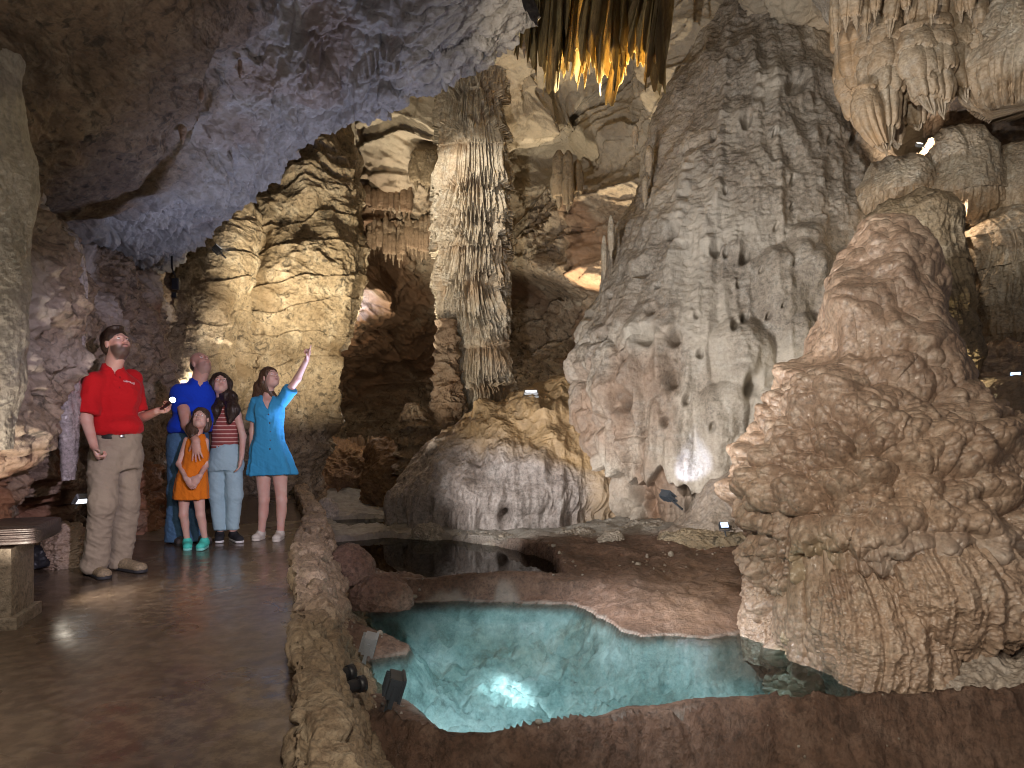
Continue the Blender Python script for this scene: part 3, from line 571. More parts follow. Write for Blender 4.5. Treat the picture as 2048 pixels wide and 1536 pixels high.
# ---- the brown nodular stalagmite on the near right
K = [(446, 1742, 1775, 6.05, .08), (455, 1728, 1795, 6.05, .2), (490, 1712, 1838, 6.0, .36), (560, 1684, 1890, 6.0, .50), (640, 1640, 1908, 5.95, .62), (720, 1600, 1915, 5.9, .72), (800, 1560, 1930, 5.8, .82), (860, 1528, 1990, 5.75, .92), (930, 1500, 2090, 5.7, 1.02),
     (1000, 1488, 2160, 5.65, 1.08), (1050, 1505, 2190, 5.62, 1.06), (1085, 1524, 2200, 5.6, 1.02), (1130, 1535, 2210, 5.6, .98), (1220, 1550, 2210, 5.6, .9), (1300, 1566, 2200, 5.6, .92), (1390, 1576, 2200, 5.6, .95), (1460, 1580, 2200, 5.6, .95)]
P, arc, N = body(K, 1150, 1300, sq=.9, warp=.4); px, py = proj(P)
Dm = fbm(S(P, 1.6), 2)[..., None]; skn = sstep(1060, 1130, py)*sstep(1860, 1760, px)
w1, w2, wc = worley(S(P, 4.2, 4.2, 5.2)+.35*Dm, 1)
v1, v2, vc = worley(S(P, 9.5)+.3*Dm, 6)
u1, u2, uc = worley(S(P, 18)+.3*Dm, 8)
nod = sstep(640, 900, py+80*fbm(S(P, 1.1)+3, 2))
lowr = sstep(1040, 1110, py)
h = .16*fbm(S(P, .9)+4, 3)+.07*fbm(S(P, 2.4)+1, 2)
h += (.05+.10*nod)*(.85-1.4*w1**2)*(.6+.8*wc)+(.022+.040*nod)*(.8-1.5*v1**2)*(.5+.8*vc)+(.008+.012*nod)*(.8-1.5*u1**2)
# horizontal shelf of dark notches
h -= .10*np.exp(-((py-(690+12*perlin(S(P, 2))))/9)**2)*sstep(1680, 1700, px)*sstep(1860, 1830, px)*(.5+.8*np.abs(perlin(S(P, 7))))
# bulges
for (x, y, sx, sy, a) in [(1700, 600, 60, 50, .10), (1640, 790, 70, 55, .14), (1930, 900, 100, 55, .16), (1760, 820, 70, 40, .08), (1560, 960, 60, 60, .16), (1900, 1080, 60, 50, .14), (1870, 1150, 75, 70, .16), (1985, 1060, 70, 70, .14), (1810, 520, 40, 40, .1), (1700, 960, 60, 50, .1)]:
    h += a*stamp(px, py, x, y, sx, sy)
# skirt of hanging curtains down to the water
cf = ridged(np.stack([arc*2.6, P[..., 2]*.45, arc*0+1], -1), 3, .5); cf2 = ridged(np.stack([arc*7, P[..., 2]*1.0, arc*0+5], -1), 2, .5)
sk = lowr*sstep(1860, 1760, px)
h += sk*(.11*cf+.035*cf2-.03)
h += lowr*sstep(1160, 1240, py)*.10*sstep(1600, 1760, px)*sstep(1900, 1800, px)
gr = lowr*sstep(1230, 1250, py)*sstep(1860, 1760, px); g1, g2, gc = worley(S(P, 26), 3); h += gr*(.018*(1-g1))
pale = np.clip(sstep(1640, 1560, px)*lowr*sstep(1190, 1150, py)*0+sstep(1030, 1120, py)*sstep(1700, 1800, px)*.8+.6*stamp(px, py, 1830, 1200, 60, 60), 0, 1)
yel = np.clip(sk*sstep(1590, 1600, px)*sstep(1720, 1640, px)*.6, 0, 1)
put('nodular_stalagmite', P, N, h-.085, M_pop, 'massive wet brown stalagmite covered in rounded nodules, standing in the pool', 'stalagmite', tint=yel, tints=pale*.5); tick('nodular')

def leg_(x, y0, y1, w_, Y_, seed, lb):
    P, arc, N = body([(y0-10, x-w_*.2, x+w_*.2, Y_+.22, .03), (y0+15, x-w_*.35, x+w_*.35, Y_+.12, .06), (y0+(y1-y0)*.38, x-w_*.30+4, x+w_*.32+4, Y_+.02, .06), (y0+(y1-y0)*.6, x-w_*.42+8, x+w_*.42+8, Y_-.02, .09), (y0+(y1-y0)*.85, x-w_*.62+12, x+w_*.6+12, Y_-.04, .12), (y1+18, x-w_*.66+14, x+w_*.66+14, Y_-.04, .13)], 300, 110)
    g1, g2, gc = worley(S(P, 22), seed); px, py = proj(P); gr = sstep(y0+(y1-y0)*.6, y0+(y1-y0)*.68, py)
    h = .025*ridged(np.stack([arc*6, P[..., 2]*.8, arc*0+seed], -1), 3)+.03*fbm(S(P, 3)+seed, 3)+gr*.016*(1-g1)
    return put('dripstone_column', P, N, h, M_pop, lb, 'dripstone', 'dripstone columns under the brown stalagmite', tint=(1-gr)*.1)
for i, (x, y0, y1, w_, Y_) in enumerate([(1566, 1075, 1270, 30, 5.28), (1592, 1085, 1300, 36, 5.1), (1626, 1090, 1318, 38, 4.98), (1660, 1085, 1330, 34, 4.9), (1690, 1095, 1336, 36, 4.85), (1722, 1085, 1338, 32, 4.8), (1748, 1095, 1300, 28, 4.85)]):
    leg_(x, y0, y1, w_, Y_, i, 'ochre dripstone column pinched at mid height, reaching from the brown stalagmite down to the water')
def blob(name, keys, nz, nt, mat, label, cat, f=2.5, a=.08, nodules=0., sq=.85, tint=None, fl=0., group=None, fine=.012, seed=0):
    P, arc, N = body(keys, nz, nt, sq=sq)
    h = a*fbm(S(P, f*.6)+seed, 3)+a*.35*ridged(S(P, f*1.6)+seed, 3)+fine*ridged(S(P, f*7), 3)
    if nodules: w1, w2, wc = worley(S(P, f*2.6), 3+seed); h += nodules*(1-w1)
    if fl: h += fl*ridged(np.stack([arc*9, P[..., 2]*.5, arc*0+seed], -1), 3)
    return put(name, P, N, h, mat, label, cat, group, tint=None if tint is None else np.full(P.shape[:2], tint))
# lobes and ledges around its foot
blob('rounded_boulder', [(1092, 1850, 1920, 4.75, .1), (1110, 1800, 1960, 4.75, .3), (1160, 1775, 2010, 4.75, .42), (1220, 1780, 2010, 4.75, .42), (1262, 1830, 1980, 4.75, .3), (1300, 1850, 1950, 4.8, .2)], 360, 420, M_pop, 'rounded fluted lump bulging from the foot of the brown stalagmite', 'boulder', f=2.2, a=.09, fl=.03, nodules=.04)
blob('draped_lobe', [(1150, 1700, 1790, 4.9, .1), (1175, 1672, 1850, 4.85, .25), (1230, 1660, 1880, 4.8, .34), (1300, 1665, 1880, 4.75, .36), (1350, 1680, 1860, 4.7, .34), (1420, 1700, 1850, 4.7, .3)], 360, 420, M_pop, 'grey draped lobe dipping into the pool below the brown stalagmite', 'flowstone', f=2.2, a=.05, fl=.035)
blob('white_shelf', [(1235, 2060, 2250, 5.0, .4), (1262, 1960, 2350, 4.9, .6), (1300, 1850, 2400, 4.85, .7), (1340, 1800, 2450, 4.8, .75), (1380, 1780, 2450, 4.75, .75), (1430, 1780, 2450, 4.75, .7)], 300, 700, M_pale, 'lumpy whitish flowstone shelf at the pool edge, lowest on the near side', 'flowstone', f=2.2, a=.10, nodules=.05, fine=.02)
blob('wet_boulder', [(1030, 2040, 2160, 5.0, .1), (1050, 1985, 2200, 5.0, .4), (1110, 1965, 2250, 4.9, .55), (1200, 1985, 2250, 4.8, .6), (1290, 1990, 2250, 4.8, .6)], 300, 400, M_pop, 'wet glossy brown boulder between the nodular stalagmite and the frame of rock', 'boulder', f=1.6, a=.10, nodules=.03)
blob('flowstone_nub', [(1138, 1524, 1535, 5.75, .04), (1150, 1508, 1552, 5.75, .12), (1180, 1500, 1575, 5.72, .2), (1220, 1498, 1590, 5.7, .25), (1280, 1492, 1600, 5.65, .28), (1310, 1490, 1610, 5.65, .28)], 260, 260, M_pop, 'small grey flowstone knob at the corner of the turquoise pool', 'flowstone', f=3, a=.04, fl=.02)
blob('dark_boulder', [(762, 2010, 2100, 7.4, .2), (775, 1960, 2200, 7.4, .6), (810, 1925, 2250, 7.4, .8), (860, 1905, 2250, 7.4, .9), (930, 1900, 2250, 7.4, .9)], 240, 400, M_mass, 'smooth dark grey boulder behind the shoulder of the brown stalagmite', 'boulder', f=1., a=.06, tint=.45)
blob('pale_ledge', [(690, 2000, 2100, 8.4, .2), (715, 1950, 2200, 8.4, .5), (750, 1915, 2250, 8.4, .6), (790, 1900, 2250, 8.4, .6), (830, 1890, 2250, 8.4, .6)], 200, 300, M_pale, 'pale crusted ledge above the smooth dark boulder', 'flowstone', f=2, a=.12, nodules=.05, tint=.4)
blob('rounded_stone', [(748, 1960, 1980, 8.0, .06), (755, 1940, 2000, 8.0, .18), (772, 1935, 2010, 8.0, .2), (790, 1945, 2000, 8.0, .15)], 90, 130, M_pale, 'small bright rounded stone lit beside the smooth dark boulder', 'boulder', f=3, a=.03, tint=.6)
# rocks along the far bank
for (nm, x, y0, y1, w_, Y_, m_, lb) in [('bank_rock', 1228, 1066, 1100, 22, 8.4, M_mass, 'small pointed grey rock on the bank between massif and upper pool'), ('bank_rock', 852, 1050, 1072, 26, 9.6, M_mass, 'flat grey rock at the far shore of the upper pool'),
      ('bank_rock', 1150, 1062, 1100, 60, 9.2, M_mass, 'broad grey rock heap below the pale mound'), ('bank_rock', 1290, 1050, 1098, 70, 9.3, M_mass, 'dark grey rock slab under the dripping edge of the massif'), ('bank_rock', 1020, 1070, 1092, 70, 9.4, M_mass, 'low grey rock spill at the foot of the pale mound'),
      ('mud_boulder', 700, 1092, 1150, 45, 6.5, M_mud, 'purplish mud boulder against the stone kerb beside the upper pool'), ('mud_boulder', 760, 1145, 1200, 55, 5.9, M_mud, 'rounded red mud boulder between the two pools near the kerb'), 
      ('bank_rock', 652, 1002, 1022, 18, 9.6, M_mass, 'small rock beside the bend of the stone kerb')]:
    hY = (y1-y0)
    blob(nm, [(y0, x-w_*.2, x+w_*.2, Y_, w_*.2/Fp*Y_), (y0+hY*.15, x-w_*.6, x+w_*.5, Y_, w_*.5/Fp*Y_), (y0+hY*.5, x-w_*.95, x+w_*.9, Y_, w_*.75/Fp*Y_), (y1, x-w_*1.1, x+w_*1.1, Y_, w_*.85/Fp*Y_), (y1+12, x-w_*1.1, x+w_*1.1, Y_, w_*.85/Fp*Y_)], 130, 200, m_, lb, 'rock', f=(4 if w_ < 50 else 2.5) if m_ is not M_mud else 1.5, a=(.06 if w_ < 50 else .09)*(1 if m_ is not M_mud else .7), seed=int(x) % 17)
tick('boulders')
blob('calcite_bridge', [(1062, 1365, 1560, 8.3, .10), (1070, 1330, 1600, 8.3, .25), (1082, 1315, 1560, 8.3, .3), (1096, 1318, 1545, 8.3, .3)], 100, 300, M_olive, 'thin greenish calcite lip at the foot of the flowstone ramp', 'flowstone', f=3, a=.04)

# ---- domes and hanging masses on the right wall
def dome(label, keys, e, D, drip, f, seed=0, mat=None, tint=0., nz=420, nt=420, name='domed_flowstone', fl=.02, sq=.9):
    P, arc, N = body(keys, nz, nt, sq=sq); px, py = proj(P); Y_ = keys[0][3]
    z = [CH-(r-HZ)/Fp*Y_ for r in e]
    h, m = tiered(arc, P[..., 2], z, D, drip, f, seed, arch=.06)
    low_ = sstep(e[0]-70, e[0]-25, py)
    h += low_*fl*ridged(np.stack([arc*f*.9, P[..., 2]*.8, arc*0+seed], -1), 3)+.07*fbm(S(P, 1.5)+seed, 3)+.03*ridged(np.stack([arc*4, P[..., 2]*.7, arc*0+seed], -1), 3)+.010*ridged(S(P, 11), 4)
    return put(name, P, N, h-.03, mat or M_chan, label, 'flowstone', tint=np.clip(tint+.3*low_, 0, 1))
dome('rounded dome with white dripping fringe directly below the largest stalactite cluster', [(318, 1775, 1800, 9.2, .1), (325, 1755, 1825, 9.2, .3), (350, 1738, 1838, 9.2, .5), (385, 1730, 1842, 9.2, .55), (410, 1738, 1835, 9.2, .5), (430, 1770, 1820, 9.3, .3), (450, 1780, 1815, 9.3, .2)], [418], .08, .32, 9, 1)
dome('tall grey dome with bumpy fringe between two other domes', [(272, 1885, 1915, 8.9, .1), (280, 1860, 1940, 8.9, .4), (320, 1840, 1965, 8.9, .6), (380, 1838, 1972, 8.9, .62), (410, 1850, 1972, 8.9, .58), (440, 1880, 1960, 9, .4), (460, 1885, 1950, 9, .3)], [422], .08, .3, 8, 4)
dome('wide beige dome at the picture edge beside the tall grey dome', [(300, 2000, 2080, 8.8, .2), (315, 1970, 2150, 8.8, .5), (360, 1958, 2200, 8.8, .7), (410, 1952, 2200, 8.8, .7), (440, 1965, 2200, 8.8, .6), (470, 1990, 2200, 8.8, .5)], [432], .08, .12, 6, 7)
dome('large olive dome behind the tip of the brown stalagmite, fringed down its side', [(404, 1800, 1850, 8.0, .1), (412, 1762, 1880, 8.0, .35), (440, 1735, 1902, 8.0, .55), (500, 1728, 1906, 8.0, .6), (580, 1760, 1905, 8.0, .55), (660, 1800, 1910, 8.0, .45), (740, 1850, 1915, 8.0, .3), (800, 1860, 1905, 8.0, .2)], [560], .05, .5, 10, 2, mat=M_olive, tint=.1)
dome('broad tiered dome under the wide beige one at the picture edge', [(430, 1985, 2080, 8.6, .3), (450, 1960, 2150, 8.6, .6), (500, 1950, 2200, 8.6, .7), (560, 1965, 2200, 8.6, .65), (620, 1975, 2200, 8.6, .55), (700, 1990, 2200, 8.6, .4), (730, 2000, 2200, 8.6, .3)], [690, 560, 500], .10, .5, 7, 6)
dome('narrow golden drapery hanging beside the brown stalagmite, lit from below', [(560, 1895, 1920, 7.7, .1), (600, 1890, 1935, 7.7, .14), (680, 1892, 1942, 7.7, .16), (730, 1897, 1938, 7.7, .12), (762, 1906, 1925, 7.7, .07), (775, 1912, 1918, 7.7, .03)], [735, 650], .03, .1, 18, 3, mat=M_olive, tint=.0, nz=260, nt=160, name='golden_drapery')
blob('wall_buttress', [(-60, 1900, 2500, 10.2, .6), (200, 1880, 2500, 10.2, .9), (400, 1900, 2500, 10.3, .9), (600, 1920, 2500, 10.3, 1.), (900, 1880, 2500, 10.2, 1.)], 500, 500, M_mass, 'rough brown rock buttress behind the domes and stalactites', 'rock wall', f=1.0, a=.28, tint=.35, fine=.03)
tick('domes')

# ---- stalactites
def stal(name, label, x, y0, y1, w_, Y_, bulges=3, fl=7, seed=0, mat=None, tipx=0, group=None, tint=0., flat=.8, nz=260, nt=150, amp=.055, top=1.0):
    n = 9; ks = []
    for i in range(n):
        t = i/(n-1); r = (top if i == 0 else 1)*w_/2*(1-.97*max(0, (t-.45)/.55)**1.5)*(.82+.18*math.sin(math.pi*min(t*1.6, 1)))
        r = max(r, .6); ks.append((y0+(y1-y0)*t, x+tipx*t*t-r, x+tipx*t*t+r, Y_, r/Fp*Y_*flat+.004))
    P, arc, N = body(ks, nz, nt, warp=.2); L_ = (y1-y0)/Fp*Y_; r_ = w_/Fp*Y_/2
    z0 = CH-(y1-HZ)/Fp*Y_; rr = np.random.RandomState(seed)
    es = z0+L_*np.sort(np.clip(np.linspace(.22, .95, bulges)+rr.uniform(-.05, .05, bulges), .05, .98))
    tt = (P[..., 2]-z0)/L_
    ar = np.arctan2(P[..., 0]-P[..., 0].mean(1, keepdims=True), -(P[..., 1]-Y_))
    a_ = ar*max(r_, .05)
    h, m = tiered(a_, P[..., 2], list(es), amp*r_/.16, .22*r_, 1.5/r_, seed, arch=.3*r_, ah=.5/r_, p=.8, rnd=.6) if bulges else (0*arc, 0*arc)
    flu = np.abs(np.sin(ar*fl/2+1.2*perlin(np.stack([ar*0+seed, P[..., 2]*1.6, ar], -1))+seed))
    h = h+r_*.20*(flu-.5)*sstep(.9, .35, tt)*sstep(0, .12, tt)+r_*.10*fbm(S(P, 2.2/r_*.3)+seed, 3)+.003*ridged(S(P, 16), 3)
    h *= np.clip(sstep(0, .08, tt)+.15, 0, 1)
    return put(name, P, N, h, mat or M_chan, label, 'stalactite', group, tint=tint+.25*m)
GC = 'stalactites of the hanging cluster'
CL = [  # x, top, bottom, width, depth, bulges, flutes, tip drift, words
 (1712, -40, 312, 74, 8.05, 6, 9, 62, 'tallest outer stalactite of the cluster with honey coloured fluted edge'),
 (1745, 10, 300, 60, 7.9, 5, 8, 28, 'banded stalactite just inside the honey coloured outer one'),
 (1772, 30, 300, 50, 7.75, 5, 7, 8, 'pale banded stalactite with a bulbous shoulder, its tip touching the outer ones'),
 (1802, 60, 245, 34, 7.9, 4, 6, 2, 'thin stalactite squeezed between the banded group and the knotted one'),
 (1830, 60, 232, 58, 7.6, 4, 7, 40, 'knotted stalactite with a swollen dark head and slanting point'),
 (1868, 40, 240, 56, 7.6, 4, 8, 20, 'broad fluted stalactite whose point reaches the lit hollow'),
 (1908, 30, 208, 54, 7.7, 3, 6, 26, 'smooth three-bulged stalactite with wedge-shaped end'),
 (1954, 40, 192, 36, 7.6, 3, 5, 4, 'slim spearhead stalactite next to the fringed ledge'),
 (1786, 240, 300, 30, 8.1, 2, 5, 10, 'short stalactite behind the tip of the banded group'),
 (1830, 190, 262, 34, 8.1, 2, 6, 8, 'stubby stalactite low in the lit hollow'),
 (1690, 120, 262, 34, 8.2, 4, 6, 26, 'narrow ribbed stalactite hugging the outer side of the cluster'),
 (1730, 180, 308, 44, 7.75, 2, 8, 44, 'claw-shaped fluted stalactite at the bottom of the cluster'),
 (1885, 130, 225, 26, 7.9, 2, 5, 0, 'small stalactite between the broad fluted and the smooth one')]
for i, (x, a_, b_, w_, Y_, bu, fl_, dr, lb) in enumerate(CL):
    stal('stalactite', lb, x, a_, b_, w_*1.12, Y_, bu, fl_, i*3+1, tipx=dr, group=GC, tint=.35 if i in (0, 10, 11) else .1, nz=360, nt=220, amp=.05)
rr = np.random.RandomState(5)
TOPW = ['beneath the roof rock', 'at the roof edge', 'above the knotted one', 'above the broad fluted one', 'above the smooth one', 'above the spearhead one', 'near the outer ribs', 'by the fringed ledge']
for i in range(16):
    x = 1675+i*19+rr.uniform(-4, 4); b_ = rr.uniform(30, 75) if i % 3 else rr.uniform(70, 105)
    stal('stalactite', 'thin fluted stalactite in the uppermost row '+TOPW[min(int(i/2), 7)], x, -60, b_, rr.uniform(18, 30), 7.35+rr.uniform(-.15, .3), 1, 4, 50+i, group='upper row of thin stalactites', tint=.15, nz=130, nt=90, tipx=rr.uniform(-6, 6))
dome('heavy rounded ledge with long dripping fringe at the top corner', [(-60, 2000, 2200, 7.7, .6), (0, 1990, 2200, 7.6, .7), (50, 1978, 2200, 7.5, .75), (100, 1970, 2200, 7.5, .75), (150, 1974, 2200, 7.5, .65), (180, 1985, 2200, 7.6, .5), (200, 2000, 2200, 7.7, .4)], [168, 78], .12, .35, 9, 3, name='fringed_ledge')
blob('roof_rock', [(-260, 1600, 2500, 8.6, 1.4), (-120, 1630, 2500, 8.5, 1.3), (-30, 1655, 2500, 8.4, 1.0), (20, 1700, 2400, 8.4, .6), (50, 1760, 2300, 8.5, .3)], 260, 600, M_mass, 'brown roof rock from which the stalactite cluster hangs', 'rock', f=1.4, a=.12)
# small ones on the far walls
def row(words, pts, mat=None, group='small stalactites of the far chamber', tint=.3):
    for i, (x, y0, y1, w_, Y_) in enumerate(pts):
        stal('small_stalactite', words, x, y0, y1, w_, Y_, 1, 4, int(x) % 23, mat or M_back, group=group, tint=tint, nz=70, nt=44, top=.3, amp=.09)
rr = np.random.RandomState(9)
row('thin pale stalactite in the dense row on the dark recess beside the tall column', [(742+i*9+rr.uniform(-3, 3), 440+rr.uniform(-12, 12), 515+rr.uniform(-18, 22), rr.uniform(9, 15), 14.6) for i in range(15)])
row('slim stalactite in the row hanging under the brown ledge above the dark recess', [(700+i*12+rr.uniform(-3, 3), 375+rr.uniform(-10, 10), 425+rr.uniform(-16, 20), rr.uniform(8, 14), 14.0) for i in range(11)], tint=.5)
row('needle stalactite in the low curtain over the far clay bank', [(640+i*8+rr.uniform(-3, 3), 872+rr.uniform(-5, 5), 915+rr.uniform(-18, 12), rr.uniform(4, 8), 15.0) for i in range(16)], tint=.4)
row('olive stalactite of the bunch hanging beside the upper half of the tall column', [(832+i*11, 300, 375+rr.uniform(-20, 30), 22, 13.4) for i in range(4)], M_olive, tint=.1)
row('long dark stalactite hanging between tall column and massif', [(1118, 300, 420, 26, 12.6), (1136, 300, 428, 22, 12.4), (1155, 320, 400, 18, 12.7)], M_olive, tint=.5)
row('ragged stalactite fringe beside the golden draperies', [(1010+i*13, 30, 80+rr.uniform(0, 50), 14, 10.2) for i in range(5)], tint=.2)
row('knobbly pale stalactite dangling in front of the top of the massif', [(1462, 15, 105, 15, 11.6), (1452, 40, 112, 8, 11.6), (1500, 68, 126, 12, 11.6), (1536, 88, 130, 12, 11.6), (1520, 15, 50, 8, 11.6)], M_col, group='small stalactites above the massif', tint=.0)
row('thin pale stalactite at the outer edge of the massif', [(1298, 290, 360, 11, 10.6), (1290, 350, 420, 9, 10.5), (1222, 430, 520, 10, 10.2), (1208, 470, 560, 9, 10.2), (1270, 250, 300, 9, 11)], M_col, group='small stalactites above the massif', tint=.0)
row('little stalactite on the brown ceiling over the walkway', [(144, -10, 40, 13, 4.25), (236, 55, 72, 6, 4.9), (118, 75, 90, 5, 4.5), (403, 180, 205, 6, 5.75), (480, 120, 158, 5, 5.9), (402, 150, 180, 5, 5.8), (365, 240, 290, 9, 6.0)], M_lime, group='little ceiling stalactites', tint=.0)
# thin lit stalagmite across the black gap
stal_k = [(928, 594, 597, 13.5, .015), (940, 592, 599, 13.5, .03), (960, 590, 602, 13.5, .05), (980, 588, 605, 13.5, .07)]
blob('slender_stalagmite', stal_k, 160, 60, M_olive, 'slender knobbly stalagmite glowing in the black gap beside the walkway', 'stalagmite', f=8, a=.02, nodules=.02)
tick('stalactites')

# ---- golden draperies (cave bacon) hanging from the vault
def drapery(label, x0, x1, y0, y1, Y_, dY, seed, slant=0, mat=None, group='draperies under the vault', w_=.02):
    rr = np.random.RandomState(seed); n, m = n_(120), n_(46)
    u = np.linspace(0, 1, m); v = np.linspace(0, 1, n)
    # a sheet that runs in depth (folded ribbon), lower edge ragged
    pts = []
    V_, U_ = np.meshgrid(v, u, indexing='ij')
    sg = 1 if seed % 3 else -1
    low = 1-.30*(U_ if sg < 0 else 1-U_)**1.6+.05*np.sin(U_*8+seed)+.02*np.sin(U_*27+seed)
    row_ = y0+(y1-y0)*V_*low
    col_ = x0+(x1-x0)*U_+slant*V_**1.5+4*np.sin(V_*5+U_*4+seed)*V_+3.0*np.sin(U_*9+seed*1.7+V_*1.5)
    Yd = Y_+dY*U_+.06*np.sin(U_*12+seed*2+V_*2.5)*(.3+V_)
    P = np.stack([(col_-1024)/Fp*Yd, Yd, CH-(row_-HZ)/Fp*Yd], -1)
    N = camnorm(P); th = w_*(1-.55*V_)*np.sin(np.pi*np.clip(U_*.98+.01, 0, 1))**.4
    th = th*(.7+.5*np.abs(perlin(np.stack([U_*9, V_*2, U_*0+seed], -1))))
    A_ = P+N*th[..., None]/2; B_ = P-N*th[..., None]/2
    ring = np.concatenate([A_, B_[:, ::-1], A_[:, :1]], 1)
    o = grid_mesh('drapery', ring, mat or M_drape); return tag(o, label, 'drapery', group)
DR = [(1012, 1045, -60, 72, 8.9, .3, -6, 'brown drapery at the outer end next to the pale ceiling lip'), (1040, 1064, -60, 48, 8.6, .5, 0, 'short amber drapery curling over the brown one'),
 (1056, 1080, -60, 105, 8.8, .3, 6, 'dark narrow drapery ending in pale threads'), (1080, 1100, -60, 140, 8.7, .4, -4, 'long dark drapery with thin white rim'), (1096, 1122, -60, 132, 8.8, .5, -8, 'amber drapery with glowing lower half'),
 (1118, 1148, -60, 160, 8.6, .6, -16, 'broad glowing honey drapery, first of the bright fold'), (1142, 1170, -60, 146, 8.8, .5, -22, 'striped honey drapery slanting into the bright fold'), (1164, 1190, -60, 150, 8.7, .5, -20, 'golden drapery with wavy lit rim'),
 (1186, 1212, -60, 142, 8.9, .4, -24, 'thin bright drapery in the middle of the bright fold'), (1206, 1236, -60, 152, 8.7, .6, -22, 'wide gold drapery with scalloped hem'), (1232, 1256, -60, 132, 8.9, .4, -14, 'straight brown and gold drapery beyond the scalloped one'),
 (1252, 1290, -60, 185, 8.8, .7, -34, 'longest drapery whose gold tail hangs lowest'), (1278, 1310, -60, 150, 9.0, .5, 10, 'dark brown drapery next to the longest one'), (1296, 1345, -60, 160, 9.2, .6, -30, 'wide matte brown drapery at the far end of the row')]
for i, (a_, b_, y0, y1, Y_, dY, sl, lb) in enumerate(DR):
    drapery(lb, a_-5, b_+9, -150, y1*1.06+8, Y_, dY, i+1, sl)
WD = ['at the outer end', 'before the broad glowing one', 'within the bright fold', 'beside the scalloped hem', 'near the longest tail', 'at the matte far end']
for i in range(18):
    x_ = 1008+i*18.5; drapery('thin pale-rimmed drapery hanging in the row '+WD[i//3], x_, x_+16, -150, [70, 95, 120, 150, 120, 165, 175, 150, 165, 140, 170, 150, 178, 160, 150, 130, 165, 150][i], 8.45+.25*(i % 3), .45, 40+i, -14 if i < 14 else -30, group='thin draperies under the vault', w_=.012)
blob('drapery_roof', [(-420, 1000, 1400, 9.4, .9), (-300, 960, 1430, 9.4, 1.2), (-180, 980, 1400, 9.3, 1.0), (-110, 1010, 1370, 9.2, .7), (-80, 1060, 1320, 9.2, .4)], 120, 240, M_back, 'brown roof rock that the amber draperies hang from', 'rock', f=1.2, a=.12)
tick('draperies')

# ---- left side pieces
P, arc, N = body([(60, -30, 8, 3.9, .06), (95, -40, 30, 3.85, .1), (160, -60, 26, 3.8, .15), (260, -60, 34, 3.8, .2), (320, -70, 48, 3.8, .24), (400, -70, 44, 3.8, .24), (520, -70, 40, 3.8, .22), (700, -80, 30, 3.8, .2), (900, -90, 10, 3.8, .15)], 500, 260)
put('flowstone_pillar', P, N, .03*fbm(S(P, 2), 3)+.012*ridged(S(P, 5, 5, 2), 3)+.004*ridged(S(P, 20), 3), M_mass, 'smooth grey brown flowstone pillar at the near end of the walkway wall', 'flowstone', tints=np.full(P.shape[:2], .2))
P, arc, N = body([(470, 128, 148, 5.0, .04), (520, 134, 160, 4.98, .07), (600, 134, 165, 4.95, .08), (680, 128, 160, 4.93, .08), (760, 124, 152, 4.92, .08), (880, 128, 148, 4.92, .06), (960, 130, 142, 4.95, .04)], 420, 120)
put('flowstone_strip', P, N, .012*ridged(S(P, 6, 6, 1.2), 3)+.006*ridged(S(P, 14), 3), rock('wet_calcite', (.50, .44, .46), (.42, .36, .36), (.56, .52, .54), scale=2, bump=.5, bs=16, rough=(.12, .35), coat=.5), 'shiny wet violet grey calcite strip running down the walkway wall behind the guide', 'flowstone')
# lit spires beyond the family
for nm, ks, m_, lb in [('rock_spire', [(395, 455, 470, 10.6, .1), (430, 440, 500, 10.5, .3), (500, 405, 500, 10.4, .4), (600, 375, 480, 10.3, .45), (700, 345, 440, 10.2, .45), (800, 330, 430, 10.1, .45), (960, 320, 440, 10, .45)], M_olive, 'craggy limestone spire brightly lit along one edge behind the guide and the man in blue'),
                       ('rock_rib', [(450, 500, 515, 10.9, .08), (520, 470, 505, 10.8, .15), (620, 440, 488, 10.7, .2), (700, 425, 470, 10.6, .2), (800, 405, 455, 10.5, .25), (960, 400, 460, 10.4, .25)], M_olive, 'thin glowing rock rib just behind the head of the man in blue'),
                       ('rock_buttress', [(250, 580, 660, 12.6, .3), (330, 520, 690, 12.4, .6), (420, 485, 695, 12.2, .9), (520, 465, 690, 12.0, 1.0), (620, 450, 670, 11.9, 1.0), (700, 450, 650, 11.8, .9), (800, 455, 640, 11.8, .8), (900, 460, 610, 11.8, .8), (980, 460, 600, 11.8, .8)], M_olive, 'broad ochre rock buttress with flaky ledges behind the pointing woman')]:
    P, arc, N = body(ks, 700, 500, sq=.85); px, py = proj(P)
    q = P[..., 2]*2.2-.9*P[..., 0]+.6*fbm(S(P, .8), 3)
    h = .16*fbm(S(P, .9), 3)+.20*ridged(S(P, 1.0, 1.0, .28)+3, 3)+.09*ridged(S(P, 1.9, 1.9, 2.6), 5, .5)*sstep(-.3, .5, fbm(S(P, .8)+6, 2))+.045*((q % 1.0)**1.5)+.022*ridged(S(P, 6), 4)
    put(nm, P, N, h*(1 if nm == 'rock_buttress' else .8), m_, lb, 'rock', tint=sstep(.2, .6, fbm(S(P, 1.1)+4, 3))*.8)
blob('walkway_rock', [(770, 285, 310, 8.6, .1), (800, 275, 335, 8.6, .3), (880, 262, 345, 8.5, .45), (960, 262, 350, 8.5, .5), (1060, 262, 350, 8.5, .5)], 360, 300, M_lime, 'rounded tan rock beside the walkway just behind the guide', 'rock', f=1.6, a=.10, tint=.2)
blob('dripstone_stump', [(1055, 122, 140, 5.5, .05), (1070, 112, 150, 5.5, .1), (1090, 108, 152, 5.5, .12), (1120, 110, 158, 5.5, .12), (1138, 104, 166, 5.5, .14)], 160, 120, M_pale, 'small pale dripstone stump at the wall foot beside the guide', 'stalagmite', f=5, a=.04, fl=.02, tint=.5)
